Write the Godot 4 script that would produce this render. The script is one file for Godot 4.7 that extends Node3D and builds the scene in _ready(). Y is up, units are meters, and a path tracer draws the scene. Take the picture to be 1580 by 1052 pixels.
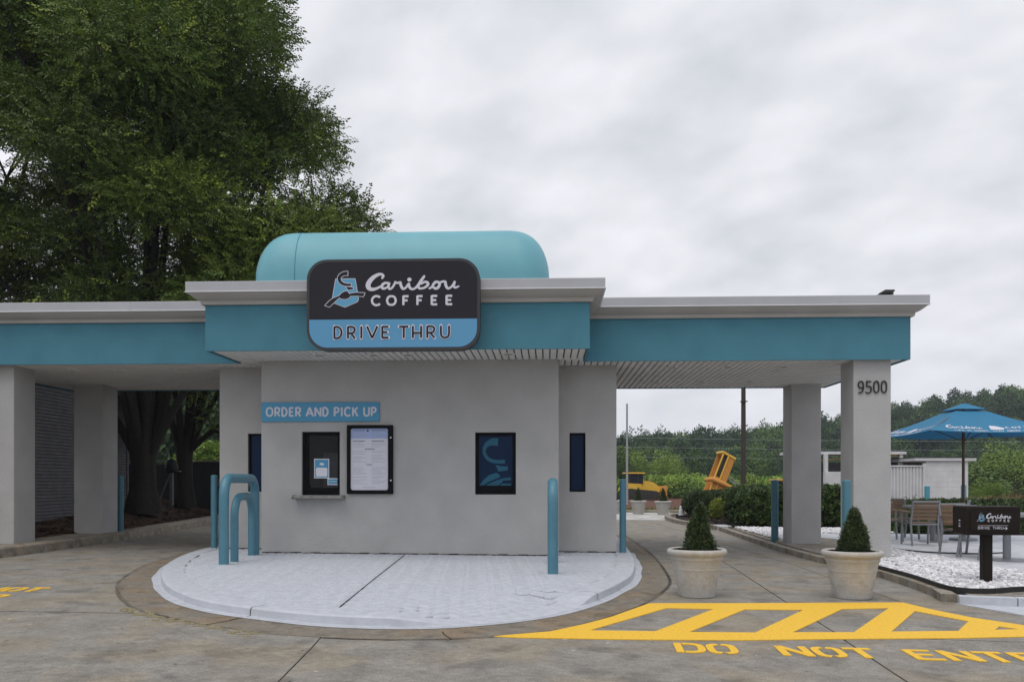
extends Node3D
# Drive-thru coffee kiosk with two canopies, patio on the right, big shade trees on the left.
# World: y up, metres, camera near the origin looking along -z. The building stands turned by 2.4 degrees.

const BUILDING_AT := Vector3(-1.68, 0.0, -13.72)
const TURN := -0.041888
var M := {}
var used_names := {}
var rng := RandomNumberGenerator.new()

# ------------------------------------------------------------------ mesh collector
class Geo:
	var v := PackedVector3Array()
	var n := PackedVector3Array()
	var uv := PackedVector2Array()
	var c := PackedColorArray()
	var use_c := false
	var col := Color(1, 1, 1)
	func put(p, nn, t = Vector2.ZERO):
		v.append(p); n.append(nn); uv.append(t)
		if use_c: c.append(col)
	func tri(a, b, d):            # counter-clockwise seen from outside
		var k = (b - a).cross(d - a)
		if k.length_squared() < 1e-16: return
		k = k.normalized()
		put(a, k); put(d, k); put(b, k)
	func tri_n(a, b, d, na, nb, nd):
		put(a, na); put(d, nd); put(b, nb)
	func quad(a, b, d, e):
		tri(a, b, d); tri(a, d, e)
	func quad_uv(a, b, d, e):     # uv: a bottom left, d top right
		var k = (b - a).cross(d - a).normalized()
		put(a, k, Vector2(0, 1)); put(d, k, Vector2(1, 0)); put(b, k, Vector2(1, 1))
		put(a, k, Vector2(0, 1)); put(e, k, Vector2(0, 0)); put(d, k, Vector2(1, 0))
	func box(lo, hi):
		var p = []
		for i in 8: p.append(Vector3(hi.x if i & 1 else lo.x, hi.y if i & 2 else lo.y, hi.z if i & 4 else lo.z))
		quad(p[4], p[5], p[7], p[6]); quad(p[1], p[0], p[2], p[3]); quad(p[5], p[1], p[3], p[7])
		quad(p[0], p[4], p[6], p[2]); quad(p[6], p[7], p[3], p[2]); quad(p[0], p[1], p[5], p[4])
	func bevel(lo, hi, b, t = Transform3D()):     # box with chamfered edges
		var cen = (lo + hi) * 0.5
		var h = (hi - lo) * 0.5
		b = minf(b, minf(h.x, minf(h.y, h.z)) * 0.9)
		var q = {}
		for sx in [-1, 1]:
			for sy in [-1, 1]:
				for sz in [-1, 1]:
					for ax in 3:
						var e = Vector3(h.x - b, h.y - b, h.z - b)
						e[ax] = h[ax]
						q[[sx, sy, sz, ax]] = t * (cen + Vector3(e.x * sx, e.y * sy, e.z * sz))
		for ax in 3:
			var a1 = (ax + 1) % 3
			var a2 = (ax + 2) % 3
			for s in [-1, 1]:
				var k = []
				for w in [[-1, -1], [1, -1], [1, 1], [-1, 1]]:
					var key = [0, 0, 0, ax]
					key[ax] = s; key[a1] = w[0]; key[a2] = w[1]
					k.append(q[key])
				if s > 0: quad(k[0], k[1], k[2], k[3])
				else: quad(k[3], k[2], k[1], k[0])
			for s1 in [-1, 1]:          # edge between faces a1 and a2, along ax
				for s2 in [-1, 1]:
					var f = []
					for w in [[-1, a1], [1, a1], [1, a2], [-1, a2]]:
						var key = [0, 0, 0, w[1]]
						key[ax] = w[0]; key[a1] = s1; key[a2] = s2
						f.append(q[key])
					if s1 * s2 > 0: quad(f[0], f[1], f[2], f[3])
					else: quad(f[3], f[2], f[1], f[0])
		for sx in [-1, 1]:
			for sy in [-1, 1]:
				for sz in [-1, 1]:
					var a = q[[sx, sy, sz, 0]]; var bb = q[[sx, sy, sz, 1]]; var d = q[[sx, sy, sz, 2]]
					if sx * sy * sz > 0: tri(a, bb, d)
					else: tri(a, d, bb)
	func grid(rows, closed = false, flip = false):    # smooth sheet through rows of points
		var nr = rows.size()
		var nc = rows[0].size()
		var nn = []
		for i in nr:
			var line = []
			for j in nc:
				var j0 = (j - 1 + nc) % nc if closed else maxi(j - 1, 0)
				var j1 = (j + 1) % nc if closed else mini(j + 1, nc - 1)
				var du = rows[i][j1] - rows[i][j0]
				var dv = rows[mini(i + 1, nr - 1)][j] - rows[maxi(i - 1, 0)][j]
				var k = du.cross(dv)
				if k.length_squared() < 1e-14:
					var i2 = i + 1 if i < nr / 2 else i - 1
					var j2 = (j + 1) % nc
					k = (rows[i2][j1] - rows[i2][j0]).cross(dv)
					if k.length_squared() < 1e-14: k = Vector3.UP
				k = k.normalized()
				line.append(-k if flip else k)
			nn.append(line)
		for i in nr - 1:
			for j in (nc if closed else nc - 1):
				var k = (j + 1) % nc
				var a = rows[i][j]; var b = rows[i][k]; var d = rows[i + 1][k]; var e = rows[i + 1][j]
				if flip:
					tri_n(a, d, b, nn[i][j], nn[i + 1][k], nn[i][k]); tri_n(a, e, d, nn[i][j], nn[i + 1][j], nn[i + 1][k])
				else:
					tri_n(a, b, d, nn[i][j], nn[i][k], nn[i + 1][k]); tri_n(a, d, e, nn[i][j], nn[i + 1][k], nn[i + 1][j])
	func tube(path, radii, seg = 10, caps = true):
		var rows = []
		var side = Vector3.ZERO
		for i in path.size():
			var t = (path[mini(i + 1, path.size() - 1)] - path[maxi(i - 1, 0)]).normalized()
			if side == Vector3.ZERO: side = t.cross(Vector3.UP if absf(t.y) < 0.9 else Vector3.RIGHT).normalized()
			side = (side - t * side.dot(t)).normalized()
			var up = side.cross(t)
			var r = radii[i] if radii is Array or radii is PackedFloat32Array else radii
			var row = []
			for j in seg:
				var a = TAU * j / seg
				row.append(path[i] + (side * cos(a) + up * sin(a)) * r)
			rows.append(row)
		grid(rows, true, true)
		if caps:
			for e in [0, rows.size() - 1]:
				for j in seg:
					var a = rows[e][j]; var b = rows[e][(j + 1) % seg]
					if e == 0: tri(path[0], a, b)
					else: tri(path[e], b, a)
	func lathe(prof, seg = 32, at = Vector3.ZERO, smooth = false):    # prof: [r, y] from bottom outside to top
		var strips = [prof] if smooth else []
		if not smooth:
			for i in prof.size() - 1: strips.append([prof[i], prof[i + 1]])
		for st in strips:
			var rows = []
			for p in st:
				var row = []
				for j in seg:
					var a = TAU * j / seg
					row.append(at + Vector3(cos(a) * p[0], p[1], -sin(a) * p[0]))
				rows.append(row)
			grid(rows, true, false)
	func poly(pts, f, up = true):    # flat polygon, f maps Vector2 to Vector3
		var idx = Geometry2D.triangulate_polygon(pts)
		for i in range(0, idx.size(), 3):
			var a = f.call(pts[idx[i]]); var b = f.call(pts[idx[i + 1]]); var d = f.call(pts[idx[i + 2]])
			var k = (b - a).cross(d - a)
			var want = f.call(Vector2.ZERO, 1.0) - f.call(Vector2.ZERO, 0.0)
			if not up: want = -want
			if k.dot(want) > 0: tri(a, b, d)
			else: tri(a, d, b)
	func extrude(pts, f, h0, h1):    # f(p2, h): prism between heights h0 and h1
		var q = PackedVector2Array(pts)
		if Geometry2D.is_polygon_clockwise(q): q.reverse()
		var idx = Geometry2D.triangulate_polygon(q)
		var want = f.call(Vector2.ZERO, 1.0) - f.call(Vector2.ZERO, 0.0)
		for i in range(0, idx.size(), 3):
			var a = f.call(q[idx[i]], h1); var b = f.call(q[idx[i + 1]], h1); var d = f.call(q[idx[i + 2]], h1)
			if (b - a).cross(d - a).dot(want) > 0: tri(a, b, d)
			else: tri(a, d, b)
		for i in q.size():
			var p0 = q[i]; var p1 = q[(i + 1) % q.size()]
			var a = f.call(p0, h0); var b = f.call(p1, h0); var d = f.call(p1, h1); var e = f.call(p0, h1)
			var mid = p1 - p0
			var outw = f.call(p0 + Vector2(mid.y, -mid.x), h0) - a
			if (b - a).cross(d - a).dot(outw) > 0: quad(a, b, d, e)
			else: quad(e, d, b, a)
	func mesh():
		var a = []
		a.resize(Mesh.ARRAY_MAX)
		a[Mesh.ARRAY_VERTEX] = v
		a[Mesh.ARRAY_NORMAL] = n
		a[Mesh.ARRAY_TEX_UV] = uv
		if use_c: a[Mesh.ARRAY_COLOR] = c
		var m = ArrayMesh.new()
		m.add_surface_from_arrays(Mesh.PRIMITIVE_TRIANGLES, a)
		return m

# ------------------------------------------------------------------ nodes
func numbered(called):
	var k = used_names.get(called, 0)
	used_names[called] = k + 1
	return called if k == 0 else "%s_%03d" % [called, k]

func tag(o, label = "", category = "", group = "", kind = ""):
	if label: o.set_meta("label", label)
	if category: o.set_meta("category", category)
	if group: o.set_meta("group", group)
	if kind: o.set_meta("kind", kind)
	return o

func thing(called, label, category, at = Vector3.ZERO, turn = 0.0, group = ""):
	var o = Node3D.new()
	o.name = numbered(called)
	add_child(o)
	o.position = at
	o.rotation.y = turn
	return tag(o, label, category, group)

func part(called, geo, material, parent = null):
	var o = MeshInstance3D.new()
	o.mesh = geo.mesh() if geo is Geo else geo
	o.material_override = material
	if parent == null:
		o.name = numbered(called)
		add_child(o)
	else:
		o.name = called
		parent.add_child(o, true)
	return o

func structure(called, geo, material):
	return tag(part(called, geo, material), "", "", "", "structure")

func copy_of(o, label, at, turn = 0.0):
	var c = o.duplicate()
	c.name = numbered(str(o.name).rstrip("0123456789").trim_suffix("_"))
	add_child(c)
	c.position = at
	c.rotation.y = turn
	if label: c.set_meta("label", label)
	return c

func multi(called, mesh, material, places, colors, parent = null):
	var mm = MultiMesh.new()
	mm.transform_format = MultiMesh.TRANSFORM_3D
	mm.use_colors = colors != null
	mm.mesh = mesh
	mm.instance_count = places.size()
	for i in places.size():
		mm.set_instance_transform(i, places[i])
		if colors != null: mm.set_instance_color(i, colors[i])
	var o = MultiMeshInstance3D.new()
	o.multimesh = mm
	o.material_override = material
	if parent == null:
		o.name = numbered(called)
		add_child(o)
	else:
		o.name = called
		parent.add_child(o, true)
	return o

# ------------------------------------------------------------------ materials
func lin(r, g, b): return Color(r, g, b).linear_to_srgb()

func noise_tex(freq, lo, hi, sd = 1, octaves = 4, size = 512):
	var fn = FastNoiseLite.new()
	fn.noise_type = FastNoiseLite.TYPE_SIMPLEX_SMOOTH
	fn.frequency = freq
	fn.fractal_octaves = octaves
	fn.seed = sd
	var im = fn.get_seamless_image(size, size)
	var src = im.get_data()
	var dst = PackedByteArray()
	dst.resize(size * size)
	for i in src.size(): dst[i] = int(clampf(255.0 * (lo + (hi - lo) * src[i] / 255.0), 0, 255))
	return ImageTexture.create_from_image(Image.create_from_data(size, size, false, Image.FORMAT_L8, dst))

func noise_normal(freq, strength, sd = 1, octaves = 4, size = 512):
	var fn = FastNoiseLite.new()
	fn.noise_type = FastNoiseLite.TYPE_SIMPLEX_SMOOTH
	fn.frequency = freq
	fn.fractal_octaves = octaves
	fn.seed = sd
	var im = fn.get_seamless_image(size, size)
	im.convert(Image.FORMAT_RGBA8)
	im.bump_map_to_normal_map(strength)
	return ImageTexture.create_from_image(im)

func mat(called, color, rough = 0.8, tex = null, tile = 1.0, normal = null, nscale = 1.0, metal = 0.0):
	var m = StandardMaterial3D.new()
	m.resource_name = called
	m.albedo_color = color
	m.roughness = rough
	m.metallic = metal
	if tex or normal:
		m.uv1_triplanar = true
		m.uv1_world_triplanar = true
		m.uv1_scale = Vector3.ONE / tile
	if tex: m.albedo_texture = tex
	if normal:
		m.normal_enabled = true
		m.normal_texture = normal
		m.normal_scale = nscale
	M[called] = m
	return m

func leaf_mat(called, color, back, rough = 0.55):
	var m = mat(called, color, rough)
	m.vertex_color_use_as_albedo = true
	m.backlight_enabled = true
	m.backlight = back
	m.cull_mode = BaseMaterial3D.CULL_DISABLED
	return m

func concrete_image(size, sd, base, warm, dark):
	# stained, speckled concrete; several noises laid over each other
	var ims = []
	for s in [[0.004, 3, 0], [0.013, 4, 1], [0.06, 3, 2], [0.3, 2, 3], [0.008, 4, 4]]:
		var fn = FastNoiseLite.new()
		fn.noise_type = FastNoiseLite.TYPE_SIMPLEX_SMOOTH
		fn.frequency = s[0]
		fn.fractal_octaves = s[1]
		fn.seed = sd + s[2]
		ims.append(fn.get_seamless_image(size, size, false, false, 0.15).get_data())
	var out = PackedByteArray()
	out.resize(size * size * 3)
	var A = ims[0]; var B = ims[1]; var C = ims[2]; var D = ims[3]; var E = ims[4]
	for i in size * size:
		var w = clampf((A[i] - 110) / 70.0, 0.0, 1.0)
		var k = 0.86 + dark * (0.40 * (B[i] / 255.0 - 0.5) + 0.30 * (C[i] / 255.0 - 0.5) + 0.62 * (D[i] / 255.0 - 0.5))
		var s = clampf((E[i] - 165) / 40.0, 0.0, 1.0) * 0.30 * dark
		k *= 1.0 - s
		var j = i * 3
		out[j] = int(clampf((base.r + (warm.r - base.r) * w) * k, 0, 1) * 255)
		out[j + 1] = int(clampf((base.g + (warm.g - base.g) * w) * k, 0, 1) * 255)
		out[j + 2] = int(clampf((base.b + (warm.b - base.b) * w) * k, 0, 1) * 255)
	var im = Image.create_from_data(size, size, false, Image.FORMAT_RGB8, out)
	var r = RandomNumberGenerator.new()
	r.seed = sd + 77
	for q in 420:      # gum spots, chips and pits
		var x = r.randi_range(4, size - 16)
		var y = r.randi_range(4, size - 16)
		var w = r.randi_range(1, 5)
		var h = r.randi_range(1, 4)
		var c = im.get_pixel(x, y)
		im.fill_rect(Rect2i(x, y, w, h), c * (0.45 if r.randf() < 0.72 else 1.45))
	return ImageTexture.create_from_image(im)

func make_materials():
	var stucco_n = noise_normal(0.12, 6.0, 5, 4)
	var blotch = noise_tex(0.006, 0.93, 1.0, 11, 4)
	var smear = noise_tex(0.012, 0.78, 1.0, 12, 5)
	mat("wall_paint", lin(.455, .453, .452), 0.9, blotch, 2.6, null)
	M.wall_paint.normal_enabled = true
	M.wall_paint.normal_texture = stucco_n
	M.wall_paint.normal_scale = 0.13
	mat("teal_paint", lin(.062, .222, .30), 0.75, blotch, 2.2, stucco_n, 0.07)
	mat("drum_paint", lin(.15, .41, .485), 0.5, blotch, 3.0)
	mat("bollard_paint", lin(.075, .215, .29), 0.42, blotch, 0.9)
	mat("bollard_faded", lin(.09, .33, .42), 0.5)
	mat("cornice_paint", lin(.43, .412, .39), 0.85, blotch, 3.1, stucco_n, 0.06)
	mat("coping_metal", lin(.45, .46, .495), 0.5, blotch, 4.0)
	mat("drip_metal", lin(.80, .81, .84), 0.35)
	mat("soffit_paint", lin(.80, .79, .77), 0.7, blotch, 2.0)
	mat("soffit_gap", lin(.05, .05, .05), 0.9)
	mat("black_frame", lin(.008, .008, .010), 0.5)
	M.black_frame.metallic_specular = 0.2
	mat("dark_room", lin(.36, .36, .36), 0.9)
	mat("blue_film", lin(.006, .022, .062), 0.22)
	mat("film_light", lin(.028, .12, .19), 0.25)
	M.blue_film.metallic_specular = 0.25
	M.film_light.metallic_specular = 0.25
	var g = mat("window_glass", Color(.1, .11, .12, .03), 0.03)
	g.metallic_specular = 0.3
	g.transparency = BaseMaterial3D.TRANSPARENCY_ALPHA
	mat("steel", lin(.42, .41, .39), 0.42, smear, 0.7, null, 1.0, 0.85)
	mat("sign_black", lin(.016, .014, .020), 0.16)
	M.sign_black.metallic_specular = 0.35
	mat("sign_blue", lin(.085, .29, .50), 0.18)
	mat("sign_edge", lin(.03, .032, .036), 0.45)
	mat("sign_white", lin(.62, .62, .70), 0.4)
	mat("emblem_blue", lin(.10, .33, .53), 0.3)
	mat("banner_blue", lin(.07, .30, .50), 0.55)
	mat("sign_brown", lin(.018, .014, .012), 0.55, blotch, 0.8)
	M.sign_brown.metallic_specular = 0.25
	mat("letter_black", lin(.015, .015, .017), 0.5)
	mat("paper_white", lin(.72, .74, .80), 0.7)
	mat("road_concrete", Color(1, 1, 1), 0.92, concrete_image(1536, 3, lin(.315, .298, .268), lin(.335, .295, .232), 0.46), 9.0, noise_normal(0.22, 5.0, 9, 3), 0.2)
	mat("gutter_concrete", Color(1, 1, 1), 0.92, concrete_image(768, 23, lin(.265, .235, .19), lin(.285, .22, .15), 0.5), 3.1, noise_normal(0.2, 5.0, 19, 3), 0.2)
	mat("kerb_concrete", Color(1, 1, 1), 0.92, concrete_image(512, 43, lin(.36, .33, .28), lin(.34, .29, .22), 0.6), 2.0, noise_normal(0.2, 5.0, 39, 3), 0.2)
	mat("pale_concrete", lin(.58, .57, .55), 0.9, smear, 4.0)
	mat("island_paint", lin(.54, .57, .63), 0.72, noise_tex(0.02, 0.88, 1.0, 61, 5), 1.7, noise_normal(0.25, 4.0, 62, 3), 0.12)
	mat("patio_paint", lin(.62, .64, .69), 0.75, noise_tex(0.01, 0.82, 1.0, 63, 5), 2.9)
	mat("joint_dirt", lin(.035, .030, .025), 1.0)
	mat("yellow_paint", lin(.93, .56, .035), 0.7, noise_tex(0.05, 0.88, 1.0, 71, 5), 1.1, noise_normal(0.3, 4.0, 72, 3), 0.3)
	mat("yellow_worn", lin(.47, .40, .24), 0.8, noise_tex(0.09, 0.6, 1.0, 73, 4), 0.7)
	mat("pot_stone", Color(1, 1, 1), 0.85, concrete_image(512, 83, lin(.62, .61, .585), lin(.58, .55, .50), 0.22), 0.8, noise_normal(0.12, 4.0, 84, 4), 0.12)
	mat("mulch", lin(.075, .035, .022), 1.0, noise_tex(0.12, 0.25, 1.0, 91, 3), 0.6, noise_normal(0.15, 14.0, 92, 3), 1.2)
	mat("pine_straw", lin(.19, .10, .055), 1.0, noise_tex(0.10, 0.3, 1.0, 93, 4), 0.9, noise_normal(0.15, 14.0, 94, 3), 1.2)
	mat("bark", lin(.060, .050, .042), 0.95, noise_tex(0.03, 0.4, 1.0, 101, 4), 0.8, noise_normal(0.06, 14.0, 102, 4), 1.3)
	mat("pebble", lin(.84, .84, .86), 0.75)
	M.pebble.vertex_color_use_as_albedo = true
	mat("edging", lin(.012, .012, .012), 0.6)
	mat("shed_metal", lin(.15, .15, .168), 0.55, smear, 2.0)
	mat("block_paint", lin(.70, .70, .72), 0.9, blotch, 2.2, stucco_n, 0.15)
	mat("fence_black", lin(.012, .012, .013), 0.7, smear, 1.4)
	mat("chair_metal", lin(.20, .21, .23), 0.45)
	mat("chair_wood", lin(.26, .165, .10), 0.6, noise_tex(0.05, 0.65, 1.0, 111, 4), 0.4)
	mat("chair_wood_pale", lin(.62, .45, .27), 0.6, noise_tex(0.05, 0.65, 1.0, 112, 4), 0.4)
	mat("parasol_cloth", lin(.028, .20, .365), 0.8, blotch, 1.5)
	M.parasol_cloth.backlight_enabled = true
	M.parasol_cloth.backlight = lin(.01, .06, .12)
	mat("parasol_wood", lin(.07, .04, .025), 0.5)
	mat("machine_yellow", lin(.80, .50, .045), 0.5, blotch, 1.5)
	mat("machine_orange", lin(.62, .29, .045), 0.6, blotch, 1.5)
	mat("machine_dark", lin(.03, .026, .024), 0.7)
	mat("machine_glass", lin(.015, .02, .026), 0.2)
	M.machine_glass.metallic_specular = 0.25
	mat("red_dirt", lin(.22, .095, .055), 1.0, noise_tex(0.02, 0.45, 1.0, 121, 5), 5.0, noise_normal(0.03, 10.0, 122, 5), 1.0)
	mat("meadow", lin(.16, .16, .065), 1.0, noise_tex(0.02, 0.45, 1.0, 131, 5), 12.0, noise_normal(0.1, 10.0, 132, 4), 1.0)
	mat("pole_wood", lin(.055, .045, .038), 0.9)
	mat("pole_grey", lin(.34, .35, .37), 0.5)
	mat("wire", lin(.30, .32, .34), 0.5)
	mat("hose_black", lin(.03, .03, .03), 0.5)
	leaf_mat("zelkova_leaf", lin(1, 1, 1), lin(.06, .10, .010))
	leaf_mat("shrub_leaf", lin(1, 1, 1), lin(.015, .025, .004))
	leaf_mat("wood_leaf", lin(1, 1, 1), lin(.004, .006, .001), 0.8)
	leaf_mat("grass_blade", lin(1, 1, 1), lin(.03, .04, .01), 0.8)

# ------------------------------------------------------------------ ground heights
func road_y(x): return 0.040 - 0.010 * x
func island_y(x): return 0.1405 - 0.0072 * x

func smooth_path(pts, step):      # Catmull-Rom through 2D points, resampled
	var cv = []
	for i in pts.size() - 1:
		var a = pts[maxi(i - 1, 0)]; var b = pts[i]; var c = pts[i + 1]; var d = pts[mini(i + 2, pts.size() - 1)]
		var k = maxi(1, int(b.distance_to(c) / step))
		for j in k:
			cv.append(b.cubic_interpolate(c, a, d, float(j) / k))
	cv.append(pts[pts.size() - 1])
	return cv

func path_normals(p):             # to the left of the direction of travel
	var out = []
	for i in p.size():
		var t = (p[mini(i + 1, p.size() - 1)] - p[maxi(i - 1, 0)]).normalized()
		out.append(Vector2(t.y, -t.x))
	return out

# ------------------------------------------------------------------ lettering
func ribbon(geo, pts, widths, f, h0, h1, sub = 4, caps = true):
	# a stroke of varying width laid on the plane f, as a thin prism
	var p = []
	var w = []
	for i in pts.size() - 1:
		var a = pts[maxi(i - 1, 0)]; var b = pts[i]; var c = pts[i + 1]; var d = pts[mini(i + 2, pts.size() - 1)]
		for j in sub:
			p.append(b.cubic_interpolate(c, a, d, float(j) / sub) if sub > 1 else b)
			var w0 = widths[i] if widths is Array else widths
			var w1 = widths[i + 1] if widths is Array else widths
			w.append(lerpf(w0, w1, float(j) / sub))
	p.append(pts[pts.size() - 1])
	w.append(widths[widths.size() - 1] if widths is Array else widths)
	var left = []
	var right = []
	for i in p.size():
		var t0 = (p[i] - p[maxi(i - 1, 0)]).normalized()
		var t1 = (p[mini(i + 1, p.size() - 1)] - p[i]).normalized()
		if i == 0: t0 = t1
		if i == p.size() - 1: t1 = t0
		var t = (t0 + t1).normalized()
		var nrm = Vector2(-t.y, t.x)
		var k = w[i] / maxf(0.6, nrm.dot(Vector2(-t1.y, t1.x)))
		left.append(p[i] + nrm * k)
		right.append(p[i] - nrm * k)
	for i in p.size() - 1:
		var a = right[i]; var b = right[i + 1]; var c = left[i + 1]; var d = left[i]
		geo.quad(f.call(a, h1), f.call(b, h1), f.call(c, h1), f.call(d, h1))
		geo.quad(f.call(a, h0), f.call(b, h0), f.call(b, h1), f.call(a, h1))
		geo.quad(f.call(c, h0), f.call(d, h0), f.call(d, h1), f.call(c, h1))
	var e = p.size() - 1
	if caps:
		for q in [0, e]:
			var t = (p[1] - p[0]).normalized() if q == 0 else (p[e] - p[e - 1]).normalized()
			var nrm = Vector2(-t.y, t.x)
			var dir = -t if q == 0 else t
			for j in 6:
				var a0 = PI * j / 6 - PI / 2
				var a1 = PI * (j + 1) / 6 - PI / 2
				var u = p[q] + (dir * cos(a0) + nrm * sin(a0)) * w[q]
				var v = p[q] + (dir * cos(a1) + nrm * sin(a1)) * w[q]
				if q == 0: geo.tri(f.call(p[q], h1), f.call(v, h1), f.call(u, h1))
				else: geo.tri(f.call(p[q], h1), f.call(u, h1), f.call(v, h1))
	else:
		geo.quad(f.call(left[0], h0), f.call(right[0], h0), f.call(right[0], h1), f.call(left[0], h1))
		geo.quad(f.call(right[e], h0), f.call(left[e], h0), f.call(left[e], h1), f.call(right[e], h1))

func vv(list):
	var out = []
	for i in range(0, list.size(), 2): out.append(Vector2(list[i], list[i + 1]))
	return out

# hand-written word in a box of 1400 x 260 units (y down), strokes with half widths
const SCRIPT_STROKES := [
	[[322, 180, 338, 146, 312, 122, 262, 126, 190, 168, 132, 232, 110, 290, 128, 336, 180, 352, 240, 338, 290, 312], [14, 17, 17, 20, 27, 31, 33, 29, 22, 17, 14]],
	[[420, 262, 372, 254, 326, 282, 318, 322, 346, 342, 386, 326], [15, 16, 19, 19, 16, 14]],
	[[428, 262, 414, 312, 434, 346, 474, 326, 512, 262, 520, 244], [16, 18, 16, 14, 14, 16]],
	[[520, 244, 552, 258, 594, 250, 602, 292, 632, 346, 676, 330, 712, 278], [15, 14, 16, 19, 17, 14, 14]],
	[[724, 272, 728, 316, 762, 352, 806, 346, 850, 306, 902, 230, 952, 158], [16, 18, 16, 14, 16, 19, 15]],
	[[930, 190, 884, 262, 862, 316, 886, 346], [15, 16, 17, 16]],
	[[886, 346, 950, 336, 1006, 292, 1000, 254, 956, 246, 906, 274], [14, 15, 18, 18, 15, 13]],
	[[1030, 346, 1068, 322, 1088, 284, 1124, 248, 1164, 250], [13, 14, 17, 18, 16]],
	[[1164, 250, 1182, 288, 1156, 336, 1116, 346, 1082, 322], [16, 17, 19, 18, 15]],
	[[1178, 276, 1212, 246, 1266, 246, 1272, 292, 1300, 344, 1344, 336, 1388, 284], [13, 14, 16, 19, 17, 14, 14]],
	[[1406, 252, 1390, 306, 1416, 336, 1466, 318], [17, 18, 15, 11]],
]

func script_word(f, h0, h1):
	var geo = Geo.new()
	var k = 0
	for s in SCRIPT_STROKES:
		var bold = []
		for q in s[1]: bold.append(q * 1.12)
		ribbon(geo, vv(s[0]), bold, f, h0, h1 + k * 0.0003, 4)
		k += 1
	var ring = PackedVector2Array()
	for j in 16: ring.append(Vector2(730 + 33 * cos(TAU * j / 16), 207 + 30 * sin(TAU * j / 16)))
	geo.extrude(ring, f, h0, h1)
	return geo

const LETTERS := {
	"D": [[[0.08, 0, 0.08, 1], false], [[0.08, 0.96, 0.45, 0.96, 0.75, 0.78, 0.84, 0.5, 0.75, 0.22, 0.45, 0.04, 0.08, 0.04], true]],
	"O": [[[0.5, 0.98, 0.2, 0.86, 0.07, 0.5, 0.2, 0.14, 0.5, 0.02], true], [[0.5, 0.02, 0.8, 0.14, 0.93, 0.5, 0.8, 0.86, 0.5, 0.98], true]],
	"N": [[[0.08, 0, 0.08, 1], false], [[0.92, 0, 0.92, 1], false], [[0.08, 0.98, 0.92, 0.02], false]],
	"T": [[[0, 0.95, 1, 0.95], false], [[0.5, 0, 0.5, 0.95], false]],
	"E": [[[0.08, 0, 0.08, 1], false], [[0.08, 0.95, 0.9, 0.95], false], [[0.08, 0.5, 0.75, 0.5], false], [[0.08, 0.05, 0.9, 0.05], false]],
	"R": [[[0.08, 0, 0.08, 1], false], [[0.08, 0.96, 0.55, 0.96, 0.82, 0.86, 0.86, 0.7, 0.76, 0.52, 0.5, 0.44, 0.08, 0.44], true], [[0.42, 0.44, 0.9, 0], false]],
	"I": [[[0.5, 0, 0.5, 1], false]],
	"V": [[[0.02, 1, 0.5, 0.02], false], [[0.5, 0.02, 0.98, 1], false]],
	"H": [[[0.08, 0, 0.08, 1], false], [[0.92, 0, 0.92, 1], false], [[0.08, 0.42, 0.92, 0.42], false]],
	"U": [[[0.08, 1, 0.08, 0.4, 0.18, 0.12, 0.5, 0.02, 0.82, 0.12, 0.92, 0.4, 0.92, 1], true]],
	"C": [[[0.92, 0.84, 0.7, 0.96, 0.4, 0.97, 0.14, 0.78, 0.06, 0.5, 0.14, 0.22, 0.4, 0.03, 0.7, 0.04, 0.92, 0.16], true]],
	"F": [[[0.1, 0, 0.1, 1], false], [[0.1, 0.94, 0.88, 0.94], false], [[0.1, 0.5, 0.74, 0.5], false]],
	"L": [[[0.1, 0, 0.1, 1], false], [[0.1, 0.06, 0.85, 0.06], false]],
	"S": [[[0.88, 0.82, 0.5, 0.97, 0.14, 0.8, 0.2, 0.58, 0.78, 0.42, 0.86, 0.2, 0.5, 0.03, 0.1, 0.16], true]],
	"Y": [[[0, 1, 0.5, 0.48], false], [[1, 1, 0.5, 0.48], false], [[0.5, 0.48, 0.5, 0], false]],
	"A": [[[0, 0, 0.5, 1], false], [[0.5, 1, 1, 0], false], [[0.2, 0.32, 0.8, 0.32], false]],
	"W": [[[0, 1, 0.26, 0], false], [[0.26, 0, 0.5, 0.9], false], [[0.5, 0.9, 0.74, 0], false], [[0.74, 0, 1, 1], false]],
	"K": [[[0.1, 0, 0.1, 1], false], [[0.12, 0.42, 0.88, 1], false], [[0.4, 0.6, 0.9, 0], false]],
	"P": [[[0.1, 0, 0.1, 1], false], [[0.1, 0.95, 0.6, 0.95, 0.86, 0.84, 0.88, 0.66, 0.74, 0.5, 0.5, 0.44, 0.1, 0.44], true]],
	".": [[[0.3, 0.02, 0.3, 0.1], false]],
}

func letter(geo, ch, x, y, w, h, half, f, h0, h1, round_caps = false):
	var k = 0
	for s in LETTERS[ch]:
		var pts = []
		for q in vv(s[0]): pts.append(Vector2(x + q.x * w, y + q.y * h))
		ribbon(geo, pts, half, f, h0, h1 + k * 0.0003, 5 if s[1] else 1, round_caps)
		k += 1

func word(geo, text, x, y, w, gap, h, half, f, h0, h1):
	for ch in text:
		if ch != " ":
			var cw = w * (0.3 if ch == "I" or ch == "." else 1.0)
			letter(geo, ch, x, y, cw, h, half, f, h0, h1)
			x += cw + gap
		else: x += w * 0.75 + gap
	return x

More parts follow.
